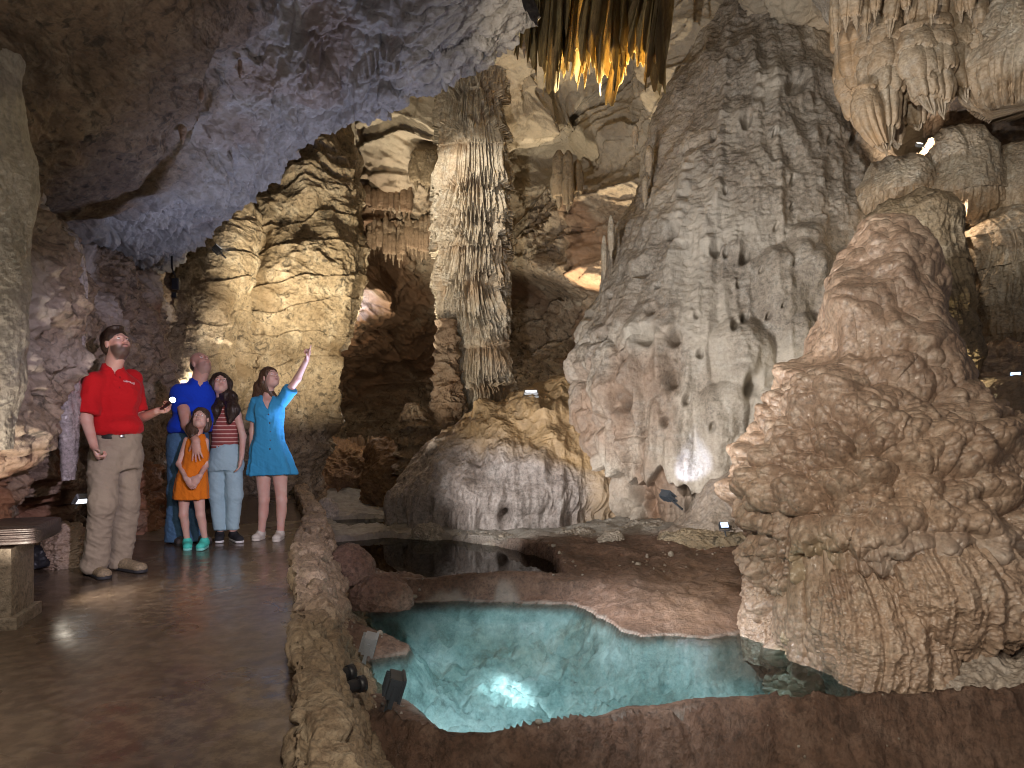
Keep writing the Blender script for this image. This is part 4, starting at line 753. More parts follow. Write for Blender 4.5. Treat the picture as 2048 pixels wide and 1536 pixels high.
tick('left bits')
# ================================================================ people: bodies and clothes grown from smooth distance fields
class Field:
    def __init__(s, lo, hi, h):
        s.h = h; s.lo = np.array(lo, float); n = np.ceil((np.array(hi)-s.lo)/h).astype(int)+1; s.n = n
        s.ax = [(s.lo[i]+h*np.arange(n[i])).astype(f32) for i in range(3)]
        s.d = np.full(n, .5, f32)
    def sub(s, lo, hi, m):
        i0 = [int(np.clip(np.floor((lo[i]-m-s.lo[i])/s.h), 0, s.n[i])) for i in range(3)]
        i1 = [int(np.clip(np.ceil((hi[i]+m-s.lo[i])/s.h)+1, 0, s.n[i])) for i in range(3)]
        sl = tuple(slice(a, b) for a, b in zip(i0, i1))
        if any(b <= a for a, b in zip(i0, i1)): return None, None
        g = np.meshgrid(*[s.ax[i][sl[i]] for i in range(3)], indexing='ij', sparse=True)
        return sl, g
    def op(s, sl, d, k, sign=1):
        a = s.d[sl]
        if sign > 0:
            if k > 0: hh = np.clip(.5+.5*(a-d)/k, 0, 1); s.d[sl] = a*(1-hh)+d*hh-k*hh*(1-hh)
            else: s.d[sl] = np.minimum(a, d)
        else:
            if k > 0: hh = np.clip(.5-.5*(a+d)/k, 0, 1); s.d[sl] = a*(1-hh)-d*hh+k*hh*(1-hh)
            else: s.d[sl] = np.maximum(a, -d)
    def cone(s, a, b, ra, rb, k=.02, cut=None, sign=1, flat=None):
        a, b = np.array(a, float), np.array(b, float); R = max(ra, rb)
        lo, hi = np.minimum(a, b)-R, np.maximum(a, b)+R; sl, g = s.sub(lo, hi, k+.03)
        if sl is None: return
        q = [g[i]-a[i] for i in range(3)]; ab = b-a; L2 = float(ab@ab)+1e-9
        t = np.clip((q[0]*ab[0]+q[1]*ab[1]+q[2]*ab[2])/L2, 0, 1)
        v = [q[i]-t*ab[i] for i in range(3)]
        if flat is not None:                                 # (direction, factor): thinner along direction
            e, fct = np.array(flat[0], float), flat[1]; e = e/np.linalg.norm(e); pe = v[0]*e[0]+v[1]*e[1]+v[2]*e[2]
            v = [v[i]+pe*e[i]*(1/fct-1) for i in range(3)]
        d = np.sqrt(v[0]**2+v[1]**2+v[2]**2)-(ra+(rb-ra)*t)
        if flat is not None: d = d*min(max(flat[1], .5), 1)
        if cut is not None:
            for (c, n) in cut:
                c, n = np.array(c, float), np.array(n, float); n = n/np.linalg.norm(n)
                d = np.maximum(d, (g[0]-c[0])*n[0]+(g[1]-c[1])*n[1]+(g[2]-c[2])*n[2])
        s.op(sl, d.astype(f32), k, sign)
    def chain(s, pts, rs, k=.02, **kw):
        for i in range(len(pts)-1): s.cone(pts[i], pts[i+1], rs[i], rs[i+1], k, **kw)
    def ell(s, c, r, A=None, k=.02, sign=1, cut=None):
        c, r = np.array(c, float), np.array(r, float); R = r.max(); sl, g = s.sub(c-R, c+R, k+.03)
        if sl is None: return
        q = [g[i]-c[i] for i in range(3)]
        if A is not None: q = [q[0]*A[j][0]+q[1]*A[j][1]+q[2]*A[j][2] for j in range(3)]
        k0 = np.sqrt(sum((q[i]/r[i])**2 for i in range(3))); k1 = np.sqrt(sum((q[i]/r[i]**2)**2 for i in range(3)))+1e-6
        d = k0*(k0-1)/k1
        if cut is not None:
            for (cc, n) in cut:
                n = np.array(n, float)/np.linalg.norm(n); d = np.maximum(d, (g[0]-cc[0])*n[0]+(g[1]-cc[1])*n[1]+(g[2]-cc[2])*n[2])
        s.op(sl, d.astype(f32), k, sign)
    def stack(s, lev, side, fwd, k=.02, sign=1, fold=0, amp=.0, ph=0.):
        """lev: (centre xyz, half width, half depth) from top to bottom"""
        z = np.array([l[0][2] for l in lev])[::-1]; L = np.array([[l[0][0], l[0][1], l[1], l[2]] for l in lev])[::-1]
        R = L[:, 2:].max(); lo = np.array([L[:, 0].min()-R, L[:, 1].min()-R, z[0]]); hi = np.array([L[:, 0].max()+R, L[:, 1].max()+R, z[-1]])
        sl, g = s.sub(lo, hi, k+.03); zz = g[2]; u = np.interp(zz.ravel(), z, np.arange(len(z)))
        M = cr(L, 0, u); M = [M[:, j].reshape(zz.shape) for j in range(4)]
        x, y = g[0]-M[0], g[1]-M[1]; a = (x*side[0]+y*side[1])/M[2]; b = (x*fwd[0]+y*fwd[1])/M[3]
        rr = np.sqrt(a*a+b*b)+1e-6
        f = 1.
        if fold: th = np.arctan2(b, a); t = (z[-1]-zz)/(z[-1]-z[0]); f = 1+amp*t*np.sin(th*fold+ph)
        d = (rr-f)*np.minimum(M[2], M[3]); d = np.maximum(d, np.maximum(zz-z[-1], z[0]-zz))
        s.op(sl, d.astype(f32), k, sign)
    def front(s, x, z, y0=None):
        """first surface point seen when walking away from the viewer at (x, z)"""
        k = int(round((z-s.lo[2])/s.h)); c = s.lo[0]+s.h*s.n[0]/2
        for t in np.linspace(0, 1, 40):
            xx = x+(c-x)*t; i = int(np.clip(round((xx-s.lo[0])/s.h), 0, s.n[0]-1)); m = np.where(s.d[i, :, k] < 0)[0]
            if len(m): return np.array([xx, s.ax[1][m[0]], z])
        return np.array([x, s.ax[1][0], z])
    def cutplane(s, c, n):
        g = np.meshgrid(*s.ax, indexing='ij', sparse=True); n = np.array(n, float)/np.linalg.norm(n)
        s.d = np.maximum(s.d, ((g[0]-c[0])*n[0]+(g[1]-c[1])*n[1]+(g[2]-c[2])*n[2]).astype(f32))
    def mesh(s):
        d = s.d; d[0] = d[-1] = .1; d[:, 0] = d[:, -1] = .1; d[:, :, 0] = d[:, :, -1] = .1
        neg = d < 0; nx, ny, nz = d.shape
        c = np.zeros((nx-1, ny-1, nz-1), np.uint8)
        for i in (0, 1):
            for j in (0, 1):
                for k in (0, 1): c += neg[i:nx-1+i, j:ny-1+j, k:nz-1+k]
        act = (c > 0) & (c < 8); I = np.argwhere(act); idx = np.full(act.shape, -1, np.int64); idx[act] = np.arange(len(I))
        V = np.zeros((len(I), 3)); cnt = np.zeros(len(I))
        co = [(i, j, k) for i in (0, 1) for j in (0, 1) for k in (0, 1)]
        for a in co:
            for ax in range(3):
                if a[ax]: continue
                b = list(a); b[ax] = 1
                da = d[I[:, 0]+a[0], I[:, 1]+a[1], I[:, 2]+a[2]]; db = d[I[:, 0]+b[0], I[:, 1]+b[1], I[:, 2]+b[2]]
                m = (da < 0) != (db < 0); t = da/(da-db+1e-12)
                p = np.array(a, float)[None]+np.where(np.arange(3)[None] == ax, t[:, None], 0)
                V[m] += p[m]; cnt[m] += 1
        V = (V/cnt[:, None]+I)*s.h+s.lo
        F = []
        for ax in range(3):
            sh = [slice(0, n-1) for n in d.shape]; a = neg[tuple(slice(0, d.shape[q]-1) if q == ax else slice(1, d.shape[q]-1) for q in range(3))]
            b = neg[tuple(slice(1, d.shape[q]) if q == ax else slice(1, d.shape[q]-1) for q in range(3))]
            E = np.argwhere(a != b); inside = a[tuple(E.T)]
            o = [q for q in range(3) if q != ax]; base = E.copy()
            cells = []
            for (u, v) in ((0, 0), (1, 0), (1, 1), (0, 1)):
                cc = base.copy(); cc[:, o[0]] += u; cc[:, o[1]] += v; cells.append(idx[tuple(cc.T)])
            q = np.stack(cells, 1); flip = inside if ax != 1 else ~inside
            q = np.where(flip[:, None], q, q[:, ::-1]); F.append(q)
        return V, np.concatenate(F)
def vnorm(V, F):
    n = np.cross(V[F[:, 2]]-V[F[:, 0]], V[F[:, 3]]-V[F[:, 1]]); N = np.zeros_like(V)
    for i in range(4):
        for j in range(3): N[:, j] += np.bincount(F[:, i], n[:, j], len(V))
    return N/(np.linalg.norm(N, axis=1, keepdims=True)+1e-12)
def relax(V, F, it=1, w=.5):
    for _ in range(it):
        A = np.zeros_like(V); c = np.zeros(len(V))
        for i in range(4):
            for j in (1, 3):
                for q in range(3): A[:, q] += np.bincount(F[:, i], V[F[:, (i+j) % 4], q], len(V))
                c += np.bincount(F[:, i], minlength=len(V))
        V = V*(1-w)+w*A/c[:, None]
    return V
def emit(name, fld, mat, parent, wr=0., wf=(9, 9, 4), rl=1, tint=None, label=None, seed=0):
    V, F = fld.mesh()
    if len(V) == 0: return None
    V = relax(V, F, rl)
    if wr:
        N = vnorm(V, F); n = ridged(V*np.array(wf)+seed, 3)*.55+fbm(V*np.array(wf)*.5+seed+4, 2)+.35*ridged((V@np.array([[.8, 0, .6], [0, 1, 0], [-.6, 0, .8]]))*np.array([5, 5, 16])+seed, 2); V = V+N*(wr*n)[:, None]
    tv = tint(V) if tint else None
    o = raw_mesh(name, V, F, mat, parent=parent, loc=V.mean(0), tint=tv)
    if label: o['label'] = label
    return o
SKIN = {}
def skin(name, c, dark=(.12, .07, .05)):
    m, nt, b, out = new_mat(name); L = nt.links.new
    tc = nd(nt, 'ShaderNodeTexCoord'); n = nd(nt, 'ShaderNodeTexNoise', i_Scale=14., i_Detail=5.); L(tc.outputs['Object'], n.inputs['Vector'])
    col = mixc(nt, ramp(nt, n.outputs[0], [(.35, 0.), (.65, 1.)]), c, (c[0]*.95, c[1]*.8, c[2]*.78))
    at = nd(nt, 'ShaderNodeAttribute', attribute_name='tint'); col = mixc(nt, at.outputs['Fac'], col, dark); L(col, b.inputs['Base Color'])
    b.inputs['Roughness'].default_value = .5; b.inputs['Subsurface Weight'].default_value = .12; b.inputs['Subsurface Radius'].default_value = (.01, .004, .002); b.inputs['Subsurface Scale'].default_value = .5
    return m
def hair_mat(name, c):
    m, nt, b, out = new_mat(name); L = nt.links.new
    tc = nd(nt, 'ShaderNodeTexCoord'); mp = nd(nt, 'ShaderNodeMapping'); mp.inputs['Scale'].default_value = (60, 60, 6); L(tc.outputs['Object'], mp.inputs[0])
    n = nd(nt, 'ShaderNodeTexNoise', i_Scale=2.5, i_Detail=5., i_Distortion=.6); L(mp.outputs[0], n.inputs['Vector'])
    L(mixc(nt, ramp(nt, n.outputs[0], [(.35, 0.), (.65, 1.)]), tuple(x*.5 for x in c), tuple(x*1.6 for x in c)), b.inputs['Base Color']); b.inputs['Roughness'].default_value = .42
    bp = nd(nt, 'ShaderNodeBump', i_Strength=.7, i_Distance=.004); L(n.outputs[0], bp.inputs['Height']); L(bp.outputs[0], b.inputs['Normal']); return m
def unit(v): v = np.array(v, float); return v/np.linalg.norm(v)
def Wp(p): return np.array(W(*p))
class Head:
    def __init__(s, c, f, up=(0, 0, 1), sc=1.0):
        s.c = np.array(c, float); s.f = unit(f); s.s = unit(np.cross(s.f, up)); s.s = s.s; s.u = unit(np.cross(s.s, s.f)); s.k = sc
        s.A = np.array([s.s, s.f, s.u])
    def p(s, a, b, c): return s.c+s.k*(a*s.s+b*s.f+c*s.u)
    def r(s, *r): return np.array(r)*s.k
    def build(s, F, female=False, smile=0):
        E = lambda a, r, k=.02, sign=1: F.ell(s.p(*a), s.r(*r), s.A, k*s.k, sign)
        E((0, -.014, .036), (.074, .093, .080)); E((0, .030, -.028), (.058 if female else .061, .060, .080), .03)
        E((0, .050, -.082), (.032 if female else .040, .036, .026), .03)
        for q in (-1, 1):
            E((q*.036, .062, -.026), (.022, .020, .024), .02); E((q*.040, .018, -.060), (.020, .035, .026), .03)
            E((q*.030, .097, .010), (.016, .015, .010), .010, -1)
            F.cone(s.p(q*.014, .088, .026), s.p(q*.046, .074, .026), .0085*s.k, .007*s.k, .010*s.k)
            E((q*.0105, .101, -.024), (.0085, .009, .0075), .007)
            E((q*.074, -.008, -.006), (.008, .018, .030), .008)
        F.cone(s.p(0, .086, .020), s.p(0, .109, -.018), .0075*s.k, .0115*s.k, .008*s.k)
        E((0, .090, -.050), (.024, .012, .010), .010); E((0, .088, -.062), (.020, .012, .008), .008)
        E((0, .104, -.0555), (.017, .008, .0018), .003, -1)
def hand(F, w, d, n, th, size=1., curl=(.3, .35, .3), k=.006, spread=.10, curls=None, r=.0083, tcurl=.4):
    """w wrist, d direction of the palm, n palm normal (towards which fingers curl), th = +1/-1 thumb side"""
    w, d, n = np.array(w, float), unit(d), np.array(n, float); n = unit(n-d*(n@d)); e = np.cross(d, n)*th; S_ = size
    F.cone(w-d*.01, w+d*.06*S_, .026*S_, .034*S_, .015, flat=(n, .55)); F.cone(w+d*.03*S_+e*.012*S_, w+d*.075*S_, .028*S_, .034*S_, .012, flat=(n, .5))
    for i, (o, l) in enumerate([(.028, .074), (.010, .084), (-.009, .078), (-.027, .060)]):
        cc = curls[i] if curls else curl; p = w+d*.088*S_+e*o*S_; dd = unit(d+e*spread*(o/.028)); a = 0.
        for j, fr in enumerate((.45, .31, .24)):
            a += cc[j]; v = dd*math.cos(a)+n*math.sin(a); q = p+v*l*fr*S_
            F.cone(p, q, r*S_*(1-.10*j), r*S_*(.92-.10*j), k); p = q
    p = w+d*.022*S_+e*.026*S_+n*.006*S_; v = unit(d*.62+e*.72+n*.25)
    q = p+v*.042*S_; F.cone(p, q, .0135*S_, .0105*S_, .010); v2 = unit(v*math.cos(tcurl)+unit(d*.8+n*.5)*math.sin(tcurl)); q2 = q+v2*.030*S_; F.cone(q, q2, .0100*S_, .0082*S_, k)
    return w+d*.09*S_
def eyes(hd, parent, iris=(.08, .05, .03), brow=(.06, .035, .02)):
    for q in (-1, 1):
        V, Fq = [], []
        def sph(c, r, A, nm, mt, nu=10, nv=14):
            u = np.linspace(0, np.pi, nu)[:, None]; v = np.linspace(0, 2*np.pi, nv)[None]
            P = np.stack([np.sin(u)*np.cos(v), np.sin(u)*np.sin(v)*1., np.cos(u)+0*v], -1)*np.array(r)*hd.k
            return grid_mesh(nm, P@A+c, mt, parent=parent)
        c = hd.p(q*.030, .0765, .009); sph(c, (.0115, .0110, .0068), hd.A, 'eye', M_eye)
        sph(hd.p(q*.030+.001, .0850, .0105), (.0056, .0032, .0050), hd.A, 'iris', M_iris)
        o = sph(hd.p(q*.030, .0835, .0315), (.0165, .005, .0032), hd.A, 'eyebrow', plain('brow', brow, .8))
    u = np.linspace(0, np.pi, 8)[:, None]; v = np.linspace(0, 2*np.pi, 14)[None]
    P = np.stack([np.sin(u)*np.cos(v), np.sin(u)*np.sin(v), np.cos(u)+0*v], -1)
    for (cz, r) in ((-.0505, (.017, .0042, .0032)), (-.0605, (.015, .0048, .0036))):
        grid_mesh('lip', (P*np.array(r)*hd.k)@hd.A+hd.p(0, .0985, cz), M_lip, parent=parent)
M_eye = plain('eye_white', (.75, .72, .70), .25); M_iris = plain('iris_dark', (.04, .025, .02), .2); M_lip = plain('lip', (.46, .22, .19), .45)
def shoe(parent, heel, toe, mat, sole, L=None, w=.045, h=.075, ank=None, lace=None, name='shoe', lab=None):
    heel, toe = np.array(heel, float), np.array(toe, float); d = unit(toe-heel); z0 = .012
    lo = np.minimum(heel, toe)-.12; hi = np.maximum(heel, toe)+.12; lo[2] = -.03; hi[2] = .25
    F = Field(lo, hi, .0045); a = heel+d*w*.8; b = toe-d*w*.75; a[2] = b[2] = .034
    F.cone(a, b, w*.80, w*.88, .02, flat=((0, 0, 1), .62)); m = (a+b)/2; m[2] = .045
    F.cone(a+[0, 0, h*.35], a*.45+m*.55+[0, 0, .01], w*.74, w*.70, .03); F.cone(a*.5+m*.5+[0, 0, .012], b+[0, 0, .004], w*.72, w*.62, .03)
    if ank is not None: F.cone(a+[0, 0, .02], (ank[0], ank[1], h), w*.7, w*.74, .03)
    F.cutplane((0, 0, h+.012), (0, 0, 1)); F.cutplane((0, 0, .018), (0, 0, -1))
    o = emit(name, F, mat, parent, .0008, (30, 30, 30), label=lab)
    F = Field(lo, hi, .0045); F.cone([a[0], a[1], .012], [b[0], b[1], .012], w*.88, w*.96, .02); F.cutplane((0, 0, .026), (0, 0, 1)); F.cutplane((0, 0, .001), (0, 0, -1))
    emit('sole', F, sole, o)
    if lace is not None:
        for i in range(4):
            t = .42+.12*i; c = a*(1-t)+b*t; c[2] = .072-.012*i+.003; e = np.array([-d[1], d[0], 0])
            Fl = Field(c-.04, c+.04, .003); Fl.cone(c-e*.020, c+e*.020, .0035, .0035, .002); emit('shoelace', Fl, lace, o, rl=0)
def cloth(name, c, rough=.9, bs=90., var=.07, sheen=.05, bump=.10): return plain(name, c, rough, bump=bump, bs=bs, var=var, sheen=sheen, spec=.3)
def rot(v, a): return np.array([v[0]*math.cos(a)-v[1]*math.sin(a), v[0]*math.sin(a)+v[1]*math.cos(a), 0])
def fit(F, zlo, name, mat, parent, **k): return emit(name, F, mat, parent, **k)
def bbox(pts, m): pts = np.array(pts); return pts.min(0)-m, pts.max(0)+m
def person(name_label, spec):
    """builds one figure from joints seen in the photo; returns the root"""
    base = Wp(spec['base']); base[2] = 0
    root = empty('person', tuple(base), name_label, 'person', spec.get('group')); return root
def arm(F, j, rs, k=.02): F.chain(j, rs, k)
def pt(px, py, Y): return np.array(W(px, py, Y))
SK_A = skin('skin_guide', (.62, .38, .31), (.06, .035, .025)); SK_B = skin('skin_father', (.60, .36, .29), (.22, .16, .14)); SK_C = skin('skin_girls', (.66, .44, .37), (.10, .06, .04))
# ---------------------------------------------------------------- the guide in the red polo shirt
def guide():
    Yb = 5.2; f = unit((.68, -.73, 0)); s = np.array([-f[1], f[0], 0])      # s points to his left (away, to the right of the picture)
    root = empty('person', (pt(228, 1140, Yb)[0], Yb, 0), 'tall bearded young guide in red polo shirt and khaki trousers, shining a flashlight', 'person', 'visitors and guide on the walkway')
    hd = Head(pt(233, 688, 5.2), unit((.84, -.42, .34)), sc=1.02)
    nk = pt(225, 738, 5.22); shR = pt(184, 760, 5.08); shL = pt(266, 757, 5.40)
    elR = pt(172, 838, 5.02); wrR = pt(188, 892, 4.96); elL = pt(279, 838, 5.42); wrL = pt(316, 822, 5.22)
    ch = (shR+shL)/2; wa = pt(236, 872, 5.22); hp = pt(232, 905, 5.22)
    hR = pt(212, 912, 5.12); hL = pt(254, 912, 5.32); kR = pt(203, 1012, 5.06); kL = pt(254, 1005, 5.34); aR = pt(189, 1126, 5.12); aL = pt(240, 1120, 5.36)
    lo, hi = bbox([hd.p(0, 0, .13), shR, shL, elR, wrR, wrL+[.12, 0, 0], aR, aL], .16); lo[2] = .03
    B = Field(lo, hi, .0050); hd.build(B)
    B.cone(hd.p(0, -.03, -.06), nk, .056, .062, .03); B.cone(hd.p(0, .01, -.09), nk+f*.03, .045, .05, .03)
    B.stack([(nk+[0, 0, -.02], .07, .06), (ch+[0, 0, -.0], .16, .095), (ch+[0, 0, -.20], .155, .10), (wa, .14, .10), (hp, .15, .11)], s, f, .03)
    B.chain([shR, elR, wrR], [.052, .042, .028]); B.chain([shL, elL, wrL], [.052, .042, .028])
    B.chain([hR, kR, aR], [.08, .055, .04]); B.chain([hL, kL, aL], [.08, .055, .04])
    dR = unit(pt(197, 915, 4.95)-wrR); hand(B, wrR, dR, (.9, .3, -.1), 1, 1.0, (1.1, 1.2, .9))
    dL = unit((.93, -.25, .10)); hand(B, wrL, dL, (-.1, -.5, .85), -1, 1.0, (.9, .9, .6), tcurl=.2)
    def beard(V):
        q = (V-hd.c)@hd.A.T/hd.k; u = sstep(-.028, -.045, q[:, 2]-.25*np.clip(.05-q[:, 1], 0, .1)); side = sstep(-.005, .02, q[:, 1])
        lipz = np.exp(-((q[:, 2]+.056)/.007)**2-(q[:, 0]/.022)**2)*(q[:, 1] > .09)
        cheek = 1-np.exp(-(((np.abs(q[:, 0])-.034)/.016)**2+((q[:, 2]+.03)/.018)**2))
        return np.clip(u*side*(1-lipz)*cheek*(q[:, 2] > -.135)*(np.abs(q[:, 0]) < .08)*.92, 0, 1)
    emit('body', B, SK_A, root, tint=beard); eyes(hd, root, brow=(.04, .025, .015))
    H = Field(hd.c-.17, hd.c+.17, .0045); H.ell(hd.p(0, -.020, .050), hd.r(.084, .098, .082), hd.A, 0); H.ell(hd.p(0, -.050, .0), hd.r(.080, .066, .080), hd.A, .02)
    H.ell(hd.p(0, .118, -.018), hd.r(.088, .070, .083), hd.A, .012, -1); H.ell(hd.p(0, .028, .112), hd.r(.055, .05, .016), hd.A, .025)
    for q in (-1, 1): H.ell(hd.p(q*.085, .008, -.020), hd.r(.030, .026, .034), hd.A, .008, -1)
    H.cutplane(hd.p(0, -.05, -.082), -hd.u); emit('hair', H, hair_mat('hair_guide', (.035, .020, .013)), root, .0035, (30, 30, 30))
    # shirt
    red = cloth('red_jersey', (.52, .008, .012), bs=140)
    lo, hi = bbox([nk, shR, shL, elR, elL, hp], .17)
    T = Field(lo, hi, .0058); hem = pt(235, 866, 5.22)
    T.stack([(nk+[0, 0, .005], .075, .070), (nk+[0, 0, -.03], .11, .082), (ch+[0, 0, -.03]+f*.01, .180, .108), (ch+[0, 0, -.13]+f*.02, .182, .125), (ch+[0, 0, -.27]+f*.015, .160, .115), (hem+[0, 0, .07]+f*.02, .165, .125), (hem+[0, 0, .02]+f*.015, .168, .125), (hem+[0, 0, -.012], .150, .110)], s, f, .02)
    e1 = shR+(elR-shR)*.86; e2 = shL+(elL-shL)*.80
    T.cone(shR+[0.01, 0, -.005], e1, .070, .078, .04, cut=[(e1, elR-shR)]); T.cone(shL+[-.01, 0, -.005], e2, .066, .070, .04, cut=[(e2, elL-shL)])
    T.cone(nk+f*.08+[0, 0, .06], nk+f*.08+[0, 0, -.055], .036, .006, .006, sign=-1, flat=(f, 1.8)); T.cone(nk+[0, 0, .12], nk+[0, 0, -.0], .058, .052, .01, sign=-1)
    sh = emit('polo_shirt', T, red, root, .011, (6, 6, 3), seed=3)
    Cc = Field(nk-.16, nk+.16, .0045); Cc.cone(nk+[0, 0, -.012], nk+[0, 0, .040]-f*.01, .088, .068, .0, flat=(f, .95)); Cc.cone(nk+[0, 0, -.08], nk+[0, 0, .10]-f*.012, .074, .056, .0, sign=-1)
    Cc.cone(nk+f*.14+[0, 0, .07], nk+f*.06+[0, 0, -.06], .045, .012, .004, sign=-1); Cc.cutplane(nk+[0, 0, -.028], (0, 0, -1)); Cc.cutplane(nk+[0, 0, .042], (0, 0, 1)); emit('collar', Cc, red, sh)
    Pk = Field(ch-.25, ch+.25, .005); a = T.front((nk+f*.10)[0]+.01, nk[2]-.065)+f*.004; a2 = T.front((nk+f*.12)[0]+.01, nk[2]-.17)+f*.006; Pk.cone(a, a2, .010, .010, 0); emit('button_placket', Pk, cloth('red_placket', (.22, .004, .008)), sh)
    # printed name on his chest
    cu = bpy.data.curves.new('shirt_print', 'FONT'); cu.body = 'CAVERNS'; cu.size = .021; cu.extrude = .0008; cu.align_x = 'CENTER'
    from mathutils import Matrix
    ft = bpy.data.objects.new('tmp', cu); COL.objects.link(ft); dg = bpy.context.evaluated_depsgraph_get(); me = bpy.data.meshes.new_from_object(ft.evaluated_get(dg)); bpy.data.objects.remove(ft)
    me.materials.append(plain('shirt_print_white', (.75, .70, .70), .6))
    c = pt(270, 766, 5.2); lt = bpy.data.objects.new('shirt_print', me); COL.objects.link(lt); lt.parent = sh
    t = sh.location+root.location; fy = unit(f*.9+s*.35); xx = unit(np.cross((0, 0, 1), fy)); xx = xx if xx[0] > 0 else -xx; uu = np.array((0, 0, 1.))
    ctr = T.front(pt(252, 766, 5.2)[0], pt(252, 766, 5.2)[2])+[0, -.012, 0]; pA = T.front(ctr[0]-.03, ctr[2]); pB = T.front(ctr[0]+.03, ctr[2]); xx = unit(pB-pA); xx[2] = 0; zz = unit(np.array([xx[1], -xx[0], 0])); ctr = (pA+pB)/2+zz*.020
    xt = unit(xx+np.array([0, 0, -.22])); ut = np.cross(zz, xt); ut = ut if ut[2] > 0 else -ut
    lt.matrix_parent_inverse = Matrix.Identity(4); M = Matrix(((xt[0], ut[0], zz[0], ctr[0]-t[0]), (xt[1], ut[1], zz[1], ctr[1]-t[1]), (xt[2], ut[2], zz[2], ctr[2]-t[2]), (0, 0, 0, 1))); lt.matrix_basis = M
    # trousers and belt
    kh = cloth('khaki_twill', (.30, .245, .185), bs=160)
    lo, hi = bbox([wa, hR, hL, kR, kL, aR, aL], .15); lo[2] = .02; Tr = Field(lo, hi, .0060)
    Tr.stack([(wa+[0, 0, .005], .150, .112), (hp+[0, 0, .02], .165, .125), (hp+[0, 0, -.06], .170, .130), (hp+[0, 0, -.12], .165, .125)], s, f, .02)
    Tr.chain([hR, kR+[0, 0, .02], aR+[0, 0, -.02]], [.096, .078, .070], .045, cut=[(aR+[0, 0, -.055], (0, 0, -1))]); Tr.chain([hL, kL+[0, 0, .02], aL+[0, 0, -.02]], [.096, .078, .070], .045, cut=[(aL+[0, 0, -.06], (0, 0, -1))])
    tr = emit('trousers', Tr, kh, root, .016, (7, 7, 4.5), seed=8)
    Bl = Field(wa-.22, wa+.22, .005); Bl.stack([(wa+[0, 0, .018], .158, .120), (wa+[0, 0, .0], .161, .123), (wa+[0, 0, -.020], .163, .125)], s, f, 0); emit('belt', Bl, plain('black_leather', (.02, .018, .018), .4), root)
    b0 = wa+f*.125+s*.0; Bk = Field(b0-.05, b0+.05, .004); Bk.ell(b0, (.022, .01, .018), [s, f, (0, 0, 1)], 0); emit('belt_buckle', Bk, plain('steel', (.5, .5, .52), .3, 1.), root)
    tan = plain('hiking_shoe', (.26, .20, .13), .7, bump=.5, bs=60, var=.35); dk = plain('rubber_dark', (.03, .03, .035), .7)
    shoe(root, pt(176, 1136, 5.26)*[1, 1, 0], (pt(212, 1143, 5.0))*[1, 1, 0], tan, dk, w=.055, h=.10, ank=aR, lace=dk)
    shoe(root, pt(232, 1130, 5.38)*[1, 1, 0], (pt(287, 1132, 5.22))*[1, 1, 0], tan, dk, w=.055, h=.10, ank=aL, lace=dk)
    # flashlight in his hand (a thing of its own)
    fl = empty('flashlight', tuple(wrL+dL*.08+[0, 0, .01]), 'small black flashlight with glowing white lens held by the guide', 'flashlight')
    a = wrL+dL*.055+np.array([0, -.02, .014]); b = pt(345, 800, 5.05); d = unit(b-a)
    Fb = Field(np.minimum(a, b)-.06, np.maximum(a, b)+.06, .0035); Fb.cone(a-d*.03, b-d*.035, .0135, .0135, .0); Fb.cone(b-d*.035, b, .016, .023, .003, cut=[(b, d)]); emit('flashlight_body', Fb, plain('black_metal', (.02, .02, .022), .35, .6), fl)
    n2 = unit(np.cross(d, (0, 0, 1))); n3 = np.cross(n2, d); u = np.linspace(0, 1, 5)[:, None]; v = np.linspace(0, 2*np.pi, 25)[None]
    P = (b+d*.003)[None, None]+.021*(u*np.cos(v))[..., None]*n2+.021*(u*np.sin(v))[..., None]*n3+((1-u**2)*.004+0*v)[..., None]*d
    grid_mesh('lens', P, plain('lens_glow', (.8, .9, 1), .2, emit=(.75, .90, 1.0), es=14), parent=fl)
    spot('lamp_flashlight', tuple(b+d*.012), tuple(b+d*3), 20, (.8, .92, 1), 50, .6, .01)
guide(); tick('guide')
